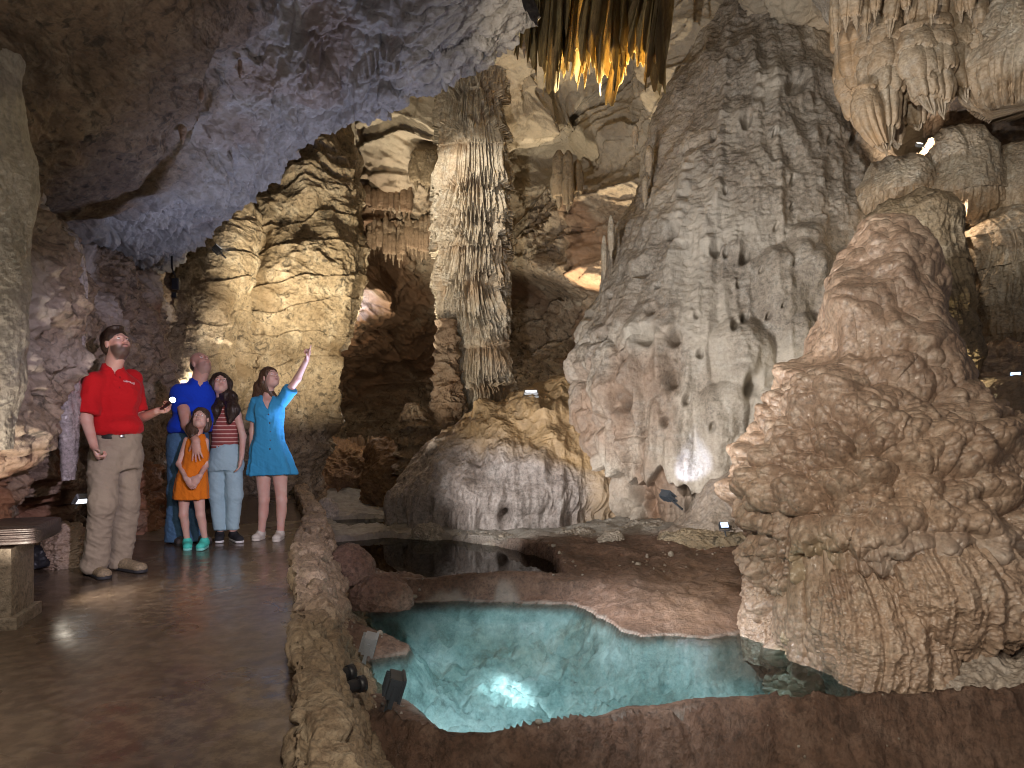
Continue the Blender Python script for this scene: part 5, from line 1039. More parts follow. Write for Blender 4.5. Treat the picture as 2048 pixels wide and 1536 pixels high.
# ---------------------------------------------------------------- the father in the blue polo shirt
def father():
    Y = 6.5; f = unit((.62, -.78, 0)); s = np.array([-f[1], f[0], 0])
    root = empty('person', (pt(375, 1085, Y)[0], Y, 0), 'balding man with grey stubble in royal blue polo shirt and jeans, arms round two girls', 'person', 'visitors and guide on the walkway')
    hd = Head(pt(401, 727, Y), unit((.70, -.45, .55)), sc=1.0)
    nk = pt(396, 765, Y+.02); shR = pt(361, 787, Y-.08); shL = pt(416, 785, Y+.17); ch = (shR+shL)/2
    elR = pt(374, 850, Y-.20); wrR = pt(392, 882, Y-.40); elL = pt(445, 815, Y+.33); wrL = pt(474, 822, Y+.22)
    wa = pt(378, 858, Y); hp = pt(376, 885, Y); hR = pt(360, 890, Y-.06); hL = pt(392, 890, Y+.08)
    kR = pt(357, 985, Y-.05); kL = pt(386, 985, Y+.08); aR = pt(352, 1075, Y); aL = pt(390, 1072, Y+.08)
    lo, hi = bbox([hd.p(0, 0, .13), shR, shL, elR, wrR+[.05, 0, -.14], wrL, elL, aR, aL], .15); lo[2] = .03
    B = Field(lo, hi, .0050); hd.build(B)
    B.cone(hd.p(0, -.03, -.06), nk, .062, .068, .03); B.cone(hd.p(0, .01, -.09), nk+f*.03, .05, .055, .03)
    B.stack([(nk+[0, 0, -.02], .08, .07), (ch+[0, 0, -.03], .16, .10), (ch+[0, 0, -.2], .15, .11), (wa, .15, .12), (hp, .15, .12)], s, f, .03)
    B.chain([shR, elR, wrR], [.058, .050, .033]); B.chain([shL, elL, wrL], [.052, .042, .030]); B.chain([hR, kR, aR], [.085, .058, .042]); B.chain([hL, kL, aL], [.085, .058, .042])
    hand(B, wrR, (.12, -.10, -.98), (.0, .95, -.1), -1, 1.08, (.08, .10, .08), spread=.28)
    hand(B, wrL, (.45, -.75, -.35), (-.4, -.2, -.9), -1, 1.0, (.35, .45, .4))
    def stub(V):
        q = (V-hd.c)@hd.A.T/hd.k; u = sstep(-.030, -.050, q[:, 2]-.3*np.clip(.05-q[:, 1], 0, .1))*sstep(-.005, .02, q[:, 1]); return u*.55*(q[:, 2] > -.135)*(np.abs(q[:, 0]) < .08)
    emit('body', B, SK_B, root, tint=stub); eyes(hd, root, brow=(.10, .07, .05))
    H = Field(hd.c-.17, hd.c+.17, .0045); H.ell(hd.p(0, -.030, .004), hd.r(.079, .086, .062), hd.A, 0); H.ell(hd.p(0, .110, .0), hd.r(.10, .125, .12), hd.A, .01, -1)
    for q in (-1, 1): H.ell(hd.p(q*.085, .008, -.010), hd.r(.030, .026, .034), hd.A, .008, -1)
    H.cutplane(hd.p(0, -.05, -.072), -hd.u); emit('hair', H, hair_mat('hair_father', (.07, .05, .04)), root, .001, (40, 40, 40))
    blue = cloth('blue_jersey', (.006, .045, .52), bs=140); lo, hi = bbox([nk, shR, shL, elR, elL, hp], .17); T = Field(lo, hi, .006); hem = pt(380, 862, Y)
    T.stack([(nk+[0, 0, .005], .08, .075), (nk+[0, 0, -.035], .12, .09), (ch+[0, 0, -.04]+f*.01, .190, .125), (ch+[0, 0, -.15]+f*.02, .195, .15), (ch+[0, 0, -.23]+f*.03, .190, .16), (hem+[0, 0, .05]+f*.03, .190, .165), (hem+f*.02, .186, .155)], s, f, .02)
    e1 = shR+(elR-shR)*.40; e2 = shL+(elL-shL)*.6
    T.cone(shR, e1+[0, 0, 0], .078, .084, .05, cut=[(e1, elR-shR)]); T.cone(shL, e2, .070, .074, .04, cut=[(e2, elL-shL)])
    T.cone(nk+f*.09+[0, 0, .06], nk+f*.09+[0, 0, -.055], .036, .006, .006, sign=-1, flat=(f, 1.8)); T.cone(nk+[0, 0, .12], nk, .066, .060, .01, sign=-1)
    sh = emit('polo_shirt', T, blue, root, .010, (6, 6, 3), seed=13)
    Cc = Field(nk-.17, nk+.17, .005); Cc.cone(nk+[0, 0, -.012], nk+[0, 0, .040]-f*.01, .096, .075, 0); Cc.cone(nk+[0, 0, -.08], nk+[0, 0, .10]-f*.012, .082, .062, 0, sign=-1)
    Cc.cone(nk+f*.15+[0, 0, .07], nk+f*.065+[0, 0, -.06], .045, .014, .004, sign=-1); Cc.cutplane(nk+[0, 0, -.03], (0, 0, -1)); Cc.cutplane(nk+[0, 0, .042], (0, 0, 1)); emit('collar', Cc, blue, sh)
    jn = cloth('blue_denim', (.07, .15, .27), bs=160, var=.3); lo, hi = bbox([wa, hR, hL, kR, kL, aR, aL], .15); lo[2] = .02; Tr = Field(lo, hi, .0065)
    Tr.stack([(wa+[0, 0, .02], .160, .125), (hp+[0, 0, 0], .170, .135), (hp+[0, 0, -.10], .17, .13)], s, f, .02)
    Tr.chain([hR, kR, aR+[0, 0, -.02]], [.105, .085, .090], .045, cut=[(aR+[0, 0, -.05], (0, 0, -1))]); Tr.chain([hL, kL, aL+[0, 0, -.02]], [.105, .085, .088], .045, cut=[(aL+[0, 0, -.06], (0, 0, -1))])
    emit('jeans', Tr, jn, root, .011, (6, 6, 4.5), seed=18)
    dk = plain('grey_shoe', (.09, .075, .07), .7, bump=.5, bs=60, var=.3); so = plain('sole_dark', (.03, .03, .03), .8)
    shoe(root, pt(347, 1081, Y+.12)*[1, 1, 0], pt(366, 1090, Y-.16)*[1, 1, 0], dk, so, w=.052, h=.09, ank=aR); shoe(root, pt(388, 1078, Y+.2)*[1, 1, 0], pt(416, 1082, Y-.05)*[1, 1, 0], dk, so, w=.052, h=.09, ank=aL)
father(); tick('father')
# ---------------------------------------------------------------- teenage girl with long dark hair
def teen():
    Y = 6.62; f = unit((.12, -1, 0)); s = np.array([-f[1], f[0], 0])
    root = empty('person', (pt(453, 1080, Y)[0], Y, 0), 'teenage girl with long dark hair in striped sleeveless top and pale blue jeans', 'person', 'visitors and guide on the walkway')
    hd = Head(pt(441, 768, Y-.02), unit((.42, -.82, .38)), sc=.94)
    nk = pt(443, 803, Y+.02); shR = pt(428, 815, Y+.02); shL = pt(471, 817, Y); ch = (shR+shL)/2
    elR = pt(425, 868, Y+.10); wrR = pt(427, 915, Y+.12); elL = pt(486, 873, Y-.02); wrL = pt(483, 915, Y-.10)
    wa = pt(450, 880, Y); hp = pt(452, 918, Y); hR = pt(436, 930, Y); hL = pt(467, 930, Y); kR = pt(435, 990, Y); kL = pt(468, 990, Y); aR = pt(441, 1060, Y); aL = pt(466, 1060, Y)
    lo, hi = bbox([hd.p(0, 0, .13), shR, shL, elR, elL, wrL+[0, 0, -.18], aR, aL], .12); lo[2] = .03; B = Field(lo, hi, .0050); hd.build(B, True)
    B.cone(hd.p(0, -.02, -.07), nk, .044, .046, .025)
    B.stack([(nk+[0, 0, -.01], .06, .05), (ch, .125, .07), (ch+[0, 0, -.16], .115, .085), (wa, .10, .08), (hp, .13, .095), (hp+[0, 0, -.06], .13, .09)], s, f, .025)
    B.chain([shR, elR, wrR], [.036, .030, .022]); B.chain([shL, elL, wrL], [.038, .031, .023]); B.chain([hR, kR, aR], [.07, .046, .034]); B.chain([hL, kL, aL], [.07, .046, .034])
    hand(B, wrL, (-.18, -.1, -.98), (-.8, -.3, 0), 1, .92, (.25, .3, .25)); hand(B, wrR, (0, -.1, -.98), (.8, -.3, 0), -1, .92, (.25, .3, .25))
    emit('body', B, SK_C, root); eyes(hd, root, brow=(.05, .03, .02))
    H = Field(hd.c-[.22, .2, .40], hd.c+[.24, .2, .18], .005); H.ell(hd.p(0, -.022, .044), hd.r(.086, .098, .086), hd.A, 0)
    H.ell(hd.p(.0, .115, -.03), hd.r(.072, .075, .100), hd.A, .015, -1)
    a = hd.p(-.068, -.02, .02); H.chain([a, a+[-.03, .0, -.12], pt(430, 822, Y-.09), pt(428, 850, Y-.10)], [.052, .056, .046, .014], .03, flat=(f, .7))
    a = hd.p(.068, -.01, .0); H.chain([a, pt(461, 796, Y-.03), pt(465, 820, Y-.10), pt(460, 843, Y-.12)], [.044, .056, .060, .022], .03, flat=(f, .7))
    H.chain([hd.p(0, -.08, 0), pt(443, 820, Y+.13)], [.07, .07], .03); emit('hair', H, hair_mat('hair_teen', (.030, .017, .012)), root, .005, (44, 44, 5))
    # striped top: the pattern is woven, so it follows height
    m, nt, b, out = new_mat('striped_knit'); L = nt.links.new; tc = nd(nt, 'ShaderNodeTexCoord'); sp = nd(nt, 'ShaderNodeSeparateXYZ'); L(tc.outputs['Object'], sp.inputs[0])
    wv = nd(nt, 'ShaderNodeMath', operation='MULTIPLY'); L(sp.outputs[2], wv.inputs[0]); wv.inputs[1].default_value = 1/.0385
    fr = nd(nt, 'ShaderNodeMath', operation='FRACT'); L(wv.outputs[0], fr.inputs[0]); gt = nd(nt, 'ShaderNodeMath', operation='GREATER_THAN'); L(fr.outputs[0], gt.inputs[0]); gt.inputs[1].default_value = .74
    L(mixc(nt, gt.outputs[0], (.27, .065, .06), (.62, .40, .36)), b.inputs['Base Color']); b.inputs['Roughness'].default_value = .9
    lo, hi = bbox([nk, shR, shL, hp], .13); T = Field(lo, hi, .005)
    T.stack([(nk+[0, 0, .012], .062, .058), (nk+[0, 0, -.02], .085, .065), (ch+[0, 0, -.02], .118, .085), (ch+[0, 0, -.12], .128, .108), (wa, .118, .098), (wa+[0, 0, -.075], .128, .105)], s, f, .015)
    T.cone(nk+[0, 0, .1], nk+[0, 0, .01], .048, .046, .008, sign=-1); emit('striped_top', T, m, root, .004, (9, 9, 6), seed=5)
    jn = cloth('pale_denim', (.36, .52, .60), bs=160); lo, hi = bbox([wa, hR, hL, kR, kL, aR, aL], .13); lo[2] = .1; Tr = Field(lo, hi, .0058)
    Tr.stack([(pt(451, 890, Y), .120, .100), (hp, .148, .115), (hp+[0, 0, -.06], .155, .115), (hp+[0, 0, -.10], .15, .11)], s, f, .02)
    Tr.chain([hR, kR, aR], [.084, .072, .054], .035, cut=[(aR+[0, 0, .01], (0, 0, -1))]); Tr.chain([hL, kL, aL], [.084, .072, .054], .035, cut=[(aL+[0, 0, .01], (0, 0, -1))]); emit('jeans', Tr, jn, root, .008, (7, 7, 6), seed=25)
    dk = plain('black_knit_shoe', (.015, .015, .02), .8); wh = plain('white_sole', (.7, .7, .72), .6)
    shoe(root, pt(439, 1070, Y+.1)*[1, 1, 0], pt(439, 1084, Y-.12)*[1, 1, 0], dk, wh, w=.043, h=.085, ank=aR); shoe(root, pt(464, 1070, Y+.1)*[1, 1, 0], pt(481, 1082, Y-.12)*[1, 1, 0], dk, wh, w=.043, h=.085, ank=aL)
teen(); tick('teen')
# ---------------------------------------------------------------- little girl in orange
def child():
    Y = 6.2; f = unit((.05, -1, 0)); s = np.array([-f[1], f[0], 0])
    root = empty('person', (pt(388, 1090, Y)[0], Y, 0), 'little girl in sleeveless orange romper and turquoise shoes with folded hands', 'person', 'visitors and guide on the walkway')
    hd = Head(pt(401, 838, Y), unit((.18, -.88, .36)), sc=.86)
    nk = pt(395, 869, Y+.02); shR = pt(374, 880, Y); shL = pt(411, 882, Y+.02); ch = (shR+shL)/2
    elR = pt(358, 928, Y-.02); wrR = pt(372, 957, Y-.16); elL = pt(411, 932, Y); wrL = pt(399, 953, Y-.16)
    wa = pt(388, 928, Y); hp = pt(384, 965, Y); hR = pt(369, 985, Y); hL = pt(397, 985, Y); kR = pt(367, 1030, Y-.01); kL = pt(401, 1030, Y); aR = pt(374, 1077, Y+.03); aL = pt(409, 1073, Y+.03)
    lo, hi = bbox([hd.p(0, 0, .13), shR, shL, elR, elL, wrL, wrR, aR, aL], .11); lo[2] = .02; B = Field(lo, hi, .0045); hd.build(B, True)
    B.cone(hd.p(0, -.02, -.07), nk, .036, .038, .02)
    B.stack([(nk+[0, 0, -.01], .05, .04), (ch, .088, .055), (ch+[0, 0, -.12], .088, .07), (wa, .09, .07), (hp, .10, .08), (hp+[0, 0, -.06], .10, .08)], s, f, .02)
    B.chain([shR, elR, wrR], [.029, .024, .018]); B.chain([shL, elL, wrL], [.029, .024, .018]); B.chain([hR, kR, aR], [.055, .037, .026]); B.chain([hL, kL, aL], [.055, .037, .026])
    B.ell(kR+(aR-kR)*.35+[0, .015, 0], (.03, .03, .06), None, .02); B.ell(kL+(aL-kL)*.35+[0, .015, 0], (.03, .03, .06), None, .02)
    hand(B, wrR, (.55, -.15, -.75), (.3, .8, 0), 1, .74, (.25, .3, .3)); hand(B, wrL, (-.50, -.12, -.78), (-.3, .8, 0), -1, .74, (.25, .3, .3))
    emit('body', B, SK_C, root); eyes(hd, root, brow=(.10, .06, .04))
    H = Field(hd.c-[.2, .2, .26], hd.c+[.2, .2, .17], .0045); H.ell(hd.p(0, -.020, .044), hd.r(.084, .098, .086), hd.A, 0); H.ell(hd.p(.004, .115, -.025), hd.r(.070, .075, .098), hd.A, .015, -1)
    H.chain([hd.p(.05, -.05, -.02), hd.p(.075, -.03, -.10), hd.p(.060, .01, -.19)], [.052, .050, .026], .03); H.chain([hd.p(-.05, -.06, -.02), hd.p(-.05, -.06, -.09)], [.045, .03], .03)
    emit('hair', H, hair_mat('hair_child', (.07, .04, .025)), root, .004, (44, 44, 6))
    og = cloth('orange_cotton', (.72, .19, .012), bs=150); lo, hi = bbox([nk, shR, shL, elR, hp, pt(350, 1005, Y), pt(413, 1005, Y)], .09); T = Field(lo, hi, .0048)
    T.stack([(nk+[0, 0, .0], .060, .048), (ch+[0, 0, .0], .085, .065), (ch+[0, 0, -.05], .092, .08), (ch+[0, 0, -.14], .105, .09), (wa+[0, 0, -.02], .108, .09), (hp, .135, .105), (pt(382, 997, Y), .148, .115)], s, f, .015, fold=9, amp=.05)
    T.cone(nk+[0, 0, .1], nk+f*.02+[0, 0, .0], .040, .042, .008, sign=-1); c0 = pt(386, 1004, Y); T.cone(c0+[0, -.3, -.05], c0+[0, .3, -.05], .045, .045, .01, sign=-1)
    T.cutplane(pt(382, 998, Y), (0, 0, -1)); rp = emit('romper', T, og, root, .008, (12, 12, 4), seed=35)
    aq = plain('turquoise_shoe', (.07, .62, .52), .7, bump=.3, bs=80); aqs = plain('aqua_sole', (.25, .72, .66), .6)
    shoe(root, pt(375, 1079, Y+.12)*[1, 1, 0], pt(375, 1095, Y-.09)*[1, 1, 0], aq, aqs, w=.040, h=.085, ank=aR, lab='turquoise slip-on shoe'); shoe(root, pt(412, 1076, Y+.1)*[1, 1, 0], pt(399, 1095, Y-.09)*[1, 1, 0], aq, aqs, w=.040, h=.085, ank=aL)
child(); tick('child')
# ---------------------------------------------------------------- young woman pointing up
def woman():
    Y = 6.68; f = unit((.22, -1, 0)); s = np.array([-f[1], f[0], 0])
    root = empty('person', (pt(540, 1078, Y)[0], Y, 0), 'young woman with long brown hair in buttoned blue dress, pointing upwards', 'person', 'visitors and guide on the walkway')
    hd = Head(pt(541, 756, Y), unit((.74, -.58, .36)), sc=.93)
    nk = pt(535, 792, Y+.02); shR = pt(512, 805, Y); shL = pt(565, 800, Y+.02); ch = (shR+shL)/2
    elR = pt(505, 862, Y+.04); wrR = pt(503, 907, Y); elL = pt(595, 757, Y-.05); wrL = pt(614, 718, Y-.12)
    wa = pt(538, 872, Y); hp = pt(542, 915, Y); hR = pt(526, 935, Y); hL = pt(559, 935, Y); kR = pt(528, 1000, Y); kL = pt(563, 1000, Y); aR = pt(523, 1062, Y+.02); aL = pt(561, 1062, Y+.02)
    lo, hi = bbox([hd.p(0, 0, .13), shR, shL, elR, wrR+[0, 0, -.18], wrL+[.1, 0, .2], aR, aL], .11); lo[2] = .03; B = Field(lo, hi, .0050); hd.build(B, True)
    B.cone(hd.p(0, -.02, -.07), nk, .042, .044, .025)
    B.stack([(nk+[0, 0, -.01], .065, .056), (ch, .13, .078), (ch+[0, 0, -.10]+f*.01, .13, .10), (wa, .10, .08), (hp, .14, .10), (hp+[0, 0, -.08], .14, .10)], s, f, .025)
    B.chain([shR, elR, wrR], [.038, .031, .023]); B.chain([shL, elL, wrL], [.040, .034, .024]); B.chain([hR, kR, aR], [.078, .050, .034]); B.chain([hL, kL, aL], [.078, .050, .034])
    for k_, a_ in ((kR, aR), (kL, aL)): B.ell(k_+(a_-k_)*.33+[0, .02, 0], (.042, .042, .09), None, .03)
    hand(B, wrR, (-.02, -.1, -.98), (.7, -.2, 0), -1, .92, (.25, .3, .25))
    hand(B, wrL, unit((.30, -.25, .90)), (-.75, -.4, .2), 1, .95, curls=[(.0, .02, .02), (1.4, 1.5, .9), (1.45, 1.5, .9), (1.5, 1.5, .9)], tcurl=.9)
    emit('body', B, SK_C, root); eyes(hd, root, brow=(.09, .055, .035))
    H = Field(hd.c-[.24, .2, .42], hd.c+[.2, .22, .18], .005); H.ell(hd.p(0, -.022, .044), hd.r(.084, .099, .086), hd.A, 0); H.ell(hd.p(0, .115, -.025), hd.r(.080, .075, .100), hd.A, .012, -1)
    for q in (-1, 1): H.ell(hd.p(q*.085, .012, -.025), hd.r(.030, .028, .050), hd.A, .008, -1)
    H.chain([hd.p(0, -.05, .0), pt(525, 775, Y+.03), pt(519, 795, Y+.06), pt(516, 815, Y+.10)], [.078, .072, .058, .030], .03, flat=(f, .8)); H.chain([hd.p(.06, -.05, -.03), pt(551, 800, Y+.03)], [.04, .03], .03)
    emit('hair', H, hair_mat('hair_woman', (.085, .045, .025)), root, .004, (44, 44, 5))
    bl = cloth('blue_linen', (.045, .30, .56), bs=150); lo, hi = bbox([nk, shR, shL, elR, hp, pt(496, 955, Y), pt(594, 955, Y), pt(592, 770, Y)], .11); T = Field(lo, hi, .0052)
    T.stack([(nk+[0, 0, .0], .070, .060), (ch+[0, 0, .0], .128, .080), (ch+[0, 0, -.08]+f*.01, .138, .112), (ch+[0, 0, -.2], .125, .10), (wa, .128, .10), (wa+[0, 0, -.1], .160, .125), (pt(543, 925, Y), .195, .15), (pt(545, 948, Y), .222, .17)], s, f, .015, fold=8, amp=.07, ph=1.)
    e1 = shR+(elR-shR)*.62; T.cone(shR+[.005, 0, 0], e1+[-.008, 0, 0], .052, .066, .03, cut=[(e1, elR-shR)]); e2 = shL+(elL-shL)*.55; T.cone(shL, e2, .056, .068, .03, cut=[(e2, elL-shL)])
    T.cone(nk+f*.09+[0, 0, .04], ch+f*.10+[0, 0, -.095], .070, .006, .006, sign=-1, flat=(f, 2.2)); T.cone(nk+[0, 0, .12], nk+[0, 0, .0], .056, .052, .01, sign=-1)
    dr = emit('dress', T, bl, root, .009, (9, 9, 3), seed=45)
    for i in range(6):
        y = 812+i*17; c = pt(536+i*.9, y, Y); lv = [.118, .112, .104, .103, .108, .122][i]; c = T.front(pt(537+i*.8, y, Y-.1)[0], c[2])+[0, -.011, 0]
        u = np.linspace(0, np.pi, 6)[:, None]; v = np.linspace(0, 2*np.pi, 12)[None]; P = np.stack([np.sin(u)*np.cos(v), .45*np.cos(u)+0*v, np.sin(u)*np.sin(v)], -1)*.0085+c
        grid_mesh('button', P, plain('button_brown', (.07, .05, .04), .4), parent=dr)
    wh = plain('white_canvas', (.62, .58, .52), .8, bump=.3, bs=80); ws = plain('cream_sole', (.66, .62, .55), .7)
    shoe(root, pt(526, 1068, Y+.1)*[1, 1, 0], pt(509, 1081, Y-.08)*[1, 1, 0], wh, ws, w=.043, h=.085, ank=aR, lace=ws); shoe(root, pt(563, 1068, Y+.1)*[1, 1, 0], pt(551, 1083, Y-.12)*[1, 1, 0], wh, ws, w=.043, h=.085, ank=aL, lace=ws)
woman(); tick('woman')
# ================================================================ lamps, bench, small gear
def box(fr, c, r, name, mat, parent, bev=.15, label=None):
    """rounded box: fr = 3 axes (rows), c centre, r half sizes"""
    n = 9; g = np.linspace(-1, 1, n); V, Fq = [], []
    for ax in range(3):
        for sgn in (-1, 1):
            a, b = np.meshgrid(g, g, indexing='ij'); P = np.zeros((n, n, 3)); P[..., ax] = sgn; P[..., (ax+1) % 3] = a; P[..., (ax+2) % 3] = b
            base = len(V)*n*n; V.append(P.reshape(-1, 3)); f = grid_faces(n, n)+base; Fq.append(f if sgn > 0 else f[:, ::-1])
    V = np.concatenate(V); r = np.array(r, float); m = r.min()*bev; inner = V*(r-m); Vn = V*r; d = Vn-np.clip(Vn, -(r-m), r-m); L_ = np.linalg.norm(d, axis=1, keepdims=True)
    Vn = np.where(L_ > 1e-9, np.clip(Vn, -(r-m), r-m)+d/np.maximum(L_, 1e-9)*m, Vn)
    o = raw_mesh(name, Vn@np.array(fr)+np.array(c), np.concatenate(Fq), mat, parent=parent, loc=c, smooth=True)
    if label: o['label'] = label
    return o
def cyl(a, b, ra, rb, name, mat, parent, n=24, cap=True):
    a, b = np.array(a, float), np.array(b, float); d = unit(b-a); e = unit(np.cross(d, (0, 0, 1) if abs(d[2]) < .9 else (1, 0, 0))); g = np.cross(e, d)
    v = np.linspace(0, 2*np.pi, n+1); ring = np.cos(v)[:, None]*e+np.sin(v)[:, None]*g
    rows = [a+0*ring, a+ring*ra*.85, a+ring*ra+d*.002, b+ring*rb-d*.002, b+ring*rb*.85, b+0*ring] if cap else [a+ring*ra, b+ring*rb]
    return grid_mesh(name, np.stack(rows), mat, parent=parent)
M_blk = plain('black_paint', (.018, .018, .022), .45); M_gry = plain('grey_paint', (.30, .31, .33), .4, .3); M_slate = plain('slate_paint', (.05, .06, .075), .4)
def flood(label, p, d, w, mat, lit, col=(.85, .92, 1), es=3, up=(0, 0, 1), name='floodlight', grp=None, foot=.07):
    p = np.array(p, float); d = unit(d); e = unit(np.cross(d, up)); g = np.cross(e, d)
    r = empty(name, tuple(p), label, 'lamp', grp); fr = [e, d, g]
    box(fr, p, (w, w*.45, w*.7), 'housing', mat, r); box(fr, p+d*w*.50, (w*1.08, w*.10, w*.78), 'bezel', mat, r)
    for i in range(5): box(fr, p-d*w*.52+e*w*(-.7+.35*i), (w*.04, w*.14, w*.6), 'cooling_fin', mat, r)
    box(fr, p+d*w*.61, (w*.88, w*.02, w*.58), 'lens', plain('lens_lit', (.9, .9, .95), .2, emit=col, es=es) if lit else plain('lens_dark', (.08, .10, .12), .1), r)
    for q in (-1, 1): box(fr, p+e*w*1.13*q-g*w*.45, (w*.05, w*.14, w*.75), 'bracket_arm', mat, r)
    box(fr, p-g*w*1.2, (w*1.17, w*.16, w*.05), 'bracket', mat, r); cyl(p-g*w*1.2, p-g*(w*1.2+foot), w*.16, w*.16, 'stem', mat, r)
    return r
def bullet(label, a, b, r_, mat, lit=False, col=(1, .95, .85), es=12, name='bullet_spotlight', grp=None):
    a, b = np.array(a, float), np.array(b, float); d = unit(b-a); r = empty(name, tuple(a), label, 'lamp', grp)
    cyl(a, b, r_*.8, r_, 'barrel', mat, r); cyl(b-d*r_*.6, b+d*r_*.5, r_*1.15, r_*1.25, 'hood', mat, r); cyl(a-d*r_*.8, a, r_*.45, r_*.7, 'tail_cap', mat, r)
    cyl(b+d*r_*.50, b+d*r_*.53, r_*1.05, r_*1.05, 'lens', plain('lens_lit2', (.9, .9, .9), .2, emit=col, es=es) if lit else plain('lens_dark2', (.05, .06, .07), .1), r)
    m = (a+b)/2; cyl(m, m-np.array([0, 0, r_*2.6]), r_*.25, r_*.25, 'stem', mat, r)
flood('small grey lamp clamped to the wall foot behind the knees of the guide, shining down', W(163, 997, 5.25), (.55, -.35, -.75), .045, M_gry, True)
flood('pale lamp on the rock between the guide and the man in blue, at waist height', W(341, 946, 8.2), (.2, -.8, -.3), .035, M_gry, True)
flood('tiny bright lamp just above another one between guide and man in blue', W(337, 925, 8.3), (.2, -.9, .1), .022, M_gry, True)
flood('dark blue-grey lamp at the foot of the grey massif throwing a white beam upwards', W(1334, 992, 8.6), (.55, .25, .8), .085, M_slate, True, es=8, foot=.2)
flood('grey floodlight on the red mud spit where the turquoise pool narrows', W(738, 1287, 4.78), (.95, .1, -.25), .085, M_gry, False)
flood('dark floodlight at the near bank of the turquoise pool below the two black spotlights', W(788, 1370, 3.86), (.95, .2, -.30), .085, M_slate, False)
GB = 'pair of black spotlights on the bank'
bullet('upper of two black bullet spotlights sticking out of the kerb bank', W(655, 1358, 3.35), W(700, 1345, 3.45), .033, M_blk, grp=GB)
bullet('lower of two black bullet spotlights sticking out of the kerb bank', W(660, 1385, 3.25), W(722, 1368, 3.37), .033, M_blk, grp=GB)
flood('dark blue lamp box fixed to the pale lip of the ceiling', W(543, 334, 7.75), (-.5, -.3, .8), .10, M_slate, False, up=(0, 1, .2))
flood('dark lamp fixed to the rock below the end of the ceiling lip', W(434, 500, 9.6), (.6, .2, .7), .075, M_blk, True, es=3)
flood('flat pale lamp lying on top of the ochre mound beside the tall column', W(1062, 790, 10.6), (0, -.35, 1), .10, M_gry, True, es=.8, up=(0, 1, 0), foot=.02)
flood('small lamp glowing blue-white in the cavity under the flowstone ramp', W(1447, 1052, 8.0), (.1, -.8, .5), .05, M_slate, True, col=(.45, .6, 1), es=3)
flood('small lamp glowing blue beside the pale ledge at the picture edge', W(2032, 752, 7.3), (-.6, -.6, .4), .05, M_slate, True, col=(.35, .55, 1), es=2)
flood('tiny bright lamp under the stalactite cluster tips', W(1838, 290, 8.5), (.1, -.5, .7), .035, M_gry, True, col=(1, .9, .75), es=8)
flood('small lamp glowing at the bottom tip of the golden drapery', W(1908, 755, 7.35), (.1, -.4, .9), .03, M_gry, True, col=(1, .9, .6), es=8)
# cable with a junction box on the wall
c = [W(336, 470, 8.85), W(343, 505, 8.75), W(344, 535, 8.65), W(352, 556, 8.6)]; pts_ = cr(np.array(c), 30)
v = np.linspace(0, 2*np.pi, 9); P = pts_[:, None]+np.stack([np.cos(v), np.sin(v), 0*v], -1)[None]*.012
jb = empty('junction_box', W(352, 565, 8.6), 'black junction box with dangling cable on the violet rock wall', 'junction box'); grid_mesh('cable', P, M_blk, parent=jb)
box(np.eye(3), W(352, 568, 8.6), (.045, .03, .07), 'box_body', M_blk, jb, .3); box(np.eye(3), W(349, 590, 8.6), (.03, .02, .03), 'plug', M_blk, jb, .3)
# bench at the near wall
bn = empty('stone_bench', (-3.0, 3.85, 0), 'bench with dark ribbed seat slab on a tan stone pedestal beside the walkway', 'bench')
dx = unit((-1, -.30, 0)); dy = np.array([dx[1], -dx[0], 0]); dy = dy if dy[1] > 0 else -dy
n = n_(90); prof_ = []
for t in np.linspace(0, 2*np.pi, 120):
    cx_, cz_ = np.cos(t), np.sin(t); k = (abs(cx_)**6+abs(cz_)**6)**(-1/6); prof_.append((cx_*k*.24, cz_*k*.055-(.006 if (int(t*19) % 2) else 0)*0))
prof_ = np.array(prof_); rib = 1-.05*(np.sin(np.arange(120)*.85*2) > .2)
L_ = np.concatenate([[0, .0, .012, .03, .06], np.linspace(.09, 1.7, 30)]); sc_ = np.concatenate([[0, .90, .95, .985, 1], np.ones(30)])
end = W(86, 1064, 3.92); P = np.empty((len(L_), 120, 3))
for i, (l, q) in enumerate(zip(L_, sc_)): P[i] = np.array(end)+dx*l+dy*.1+(prof_[:, :1]*q*rib[:, None])*dy+(prof_[:, 1:]*q*rib[:, None])*np.array([0, 0, 1.])
grid_mesh('seat', P, plain('dark_seat', (.055, .040, .038), .5, bump=.5, bs=60, var=.35), parent=bn)
pc_ = np.array(end)+dx*.36+dy*.08; pc_[2] = .22; box([dx, dy, (0, 0, 1)], pc_, (.24, .17, .235), 'pedestal', rock('bench_stone', (.36, .29, .22), (.26, .20, .15), (.44, .37, .30), scale=3, bump=.5, bs=12), bn, .12)
pc2 = pc_.copy(); pc2[2] = .03; box([dx, dy, (0, 0, 1)], pc2, (.27, .19, .04), 'plinth', bpy.data.materials['bench_stone'], bn, .2)
P, arc, N = body([(1092, 62, 82, 5.35, .04), (1100, 55, 92, 5.35, .10), (1118, 45, 98, 5.35, .14), (1132, 40, 100, 5.35, .15)], 60, 90); put('gear_bag', P, N, .02*fbm(S(P, 9), 3), M_blk, 'black crumpled gear bag lying at the wall foot behind the bench', 'bag')
tick('props')
AMB = .085
WARM = (1, .80, .55); CREAM = (1, .90, .74); COOL = (.62, .72, 1.0); LILAC = (.86, .82, 1.0); WHITE = (1, .96, .92)
spot('lamp_people', (1.5, .2, 2.3), (-2.6, 6.0, .9), 620, (.90, .80, 1.0), 34, .7, .08)
spot('lamp_wall', (-.2, .8, 1.9), (-3.6, 4.6, 1.8), 60, CREAM, 90, .9, .1)
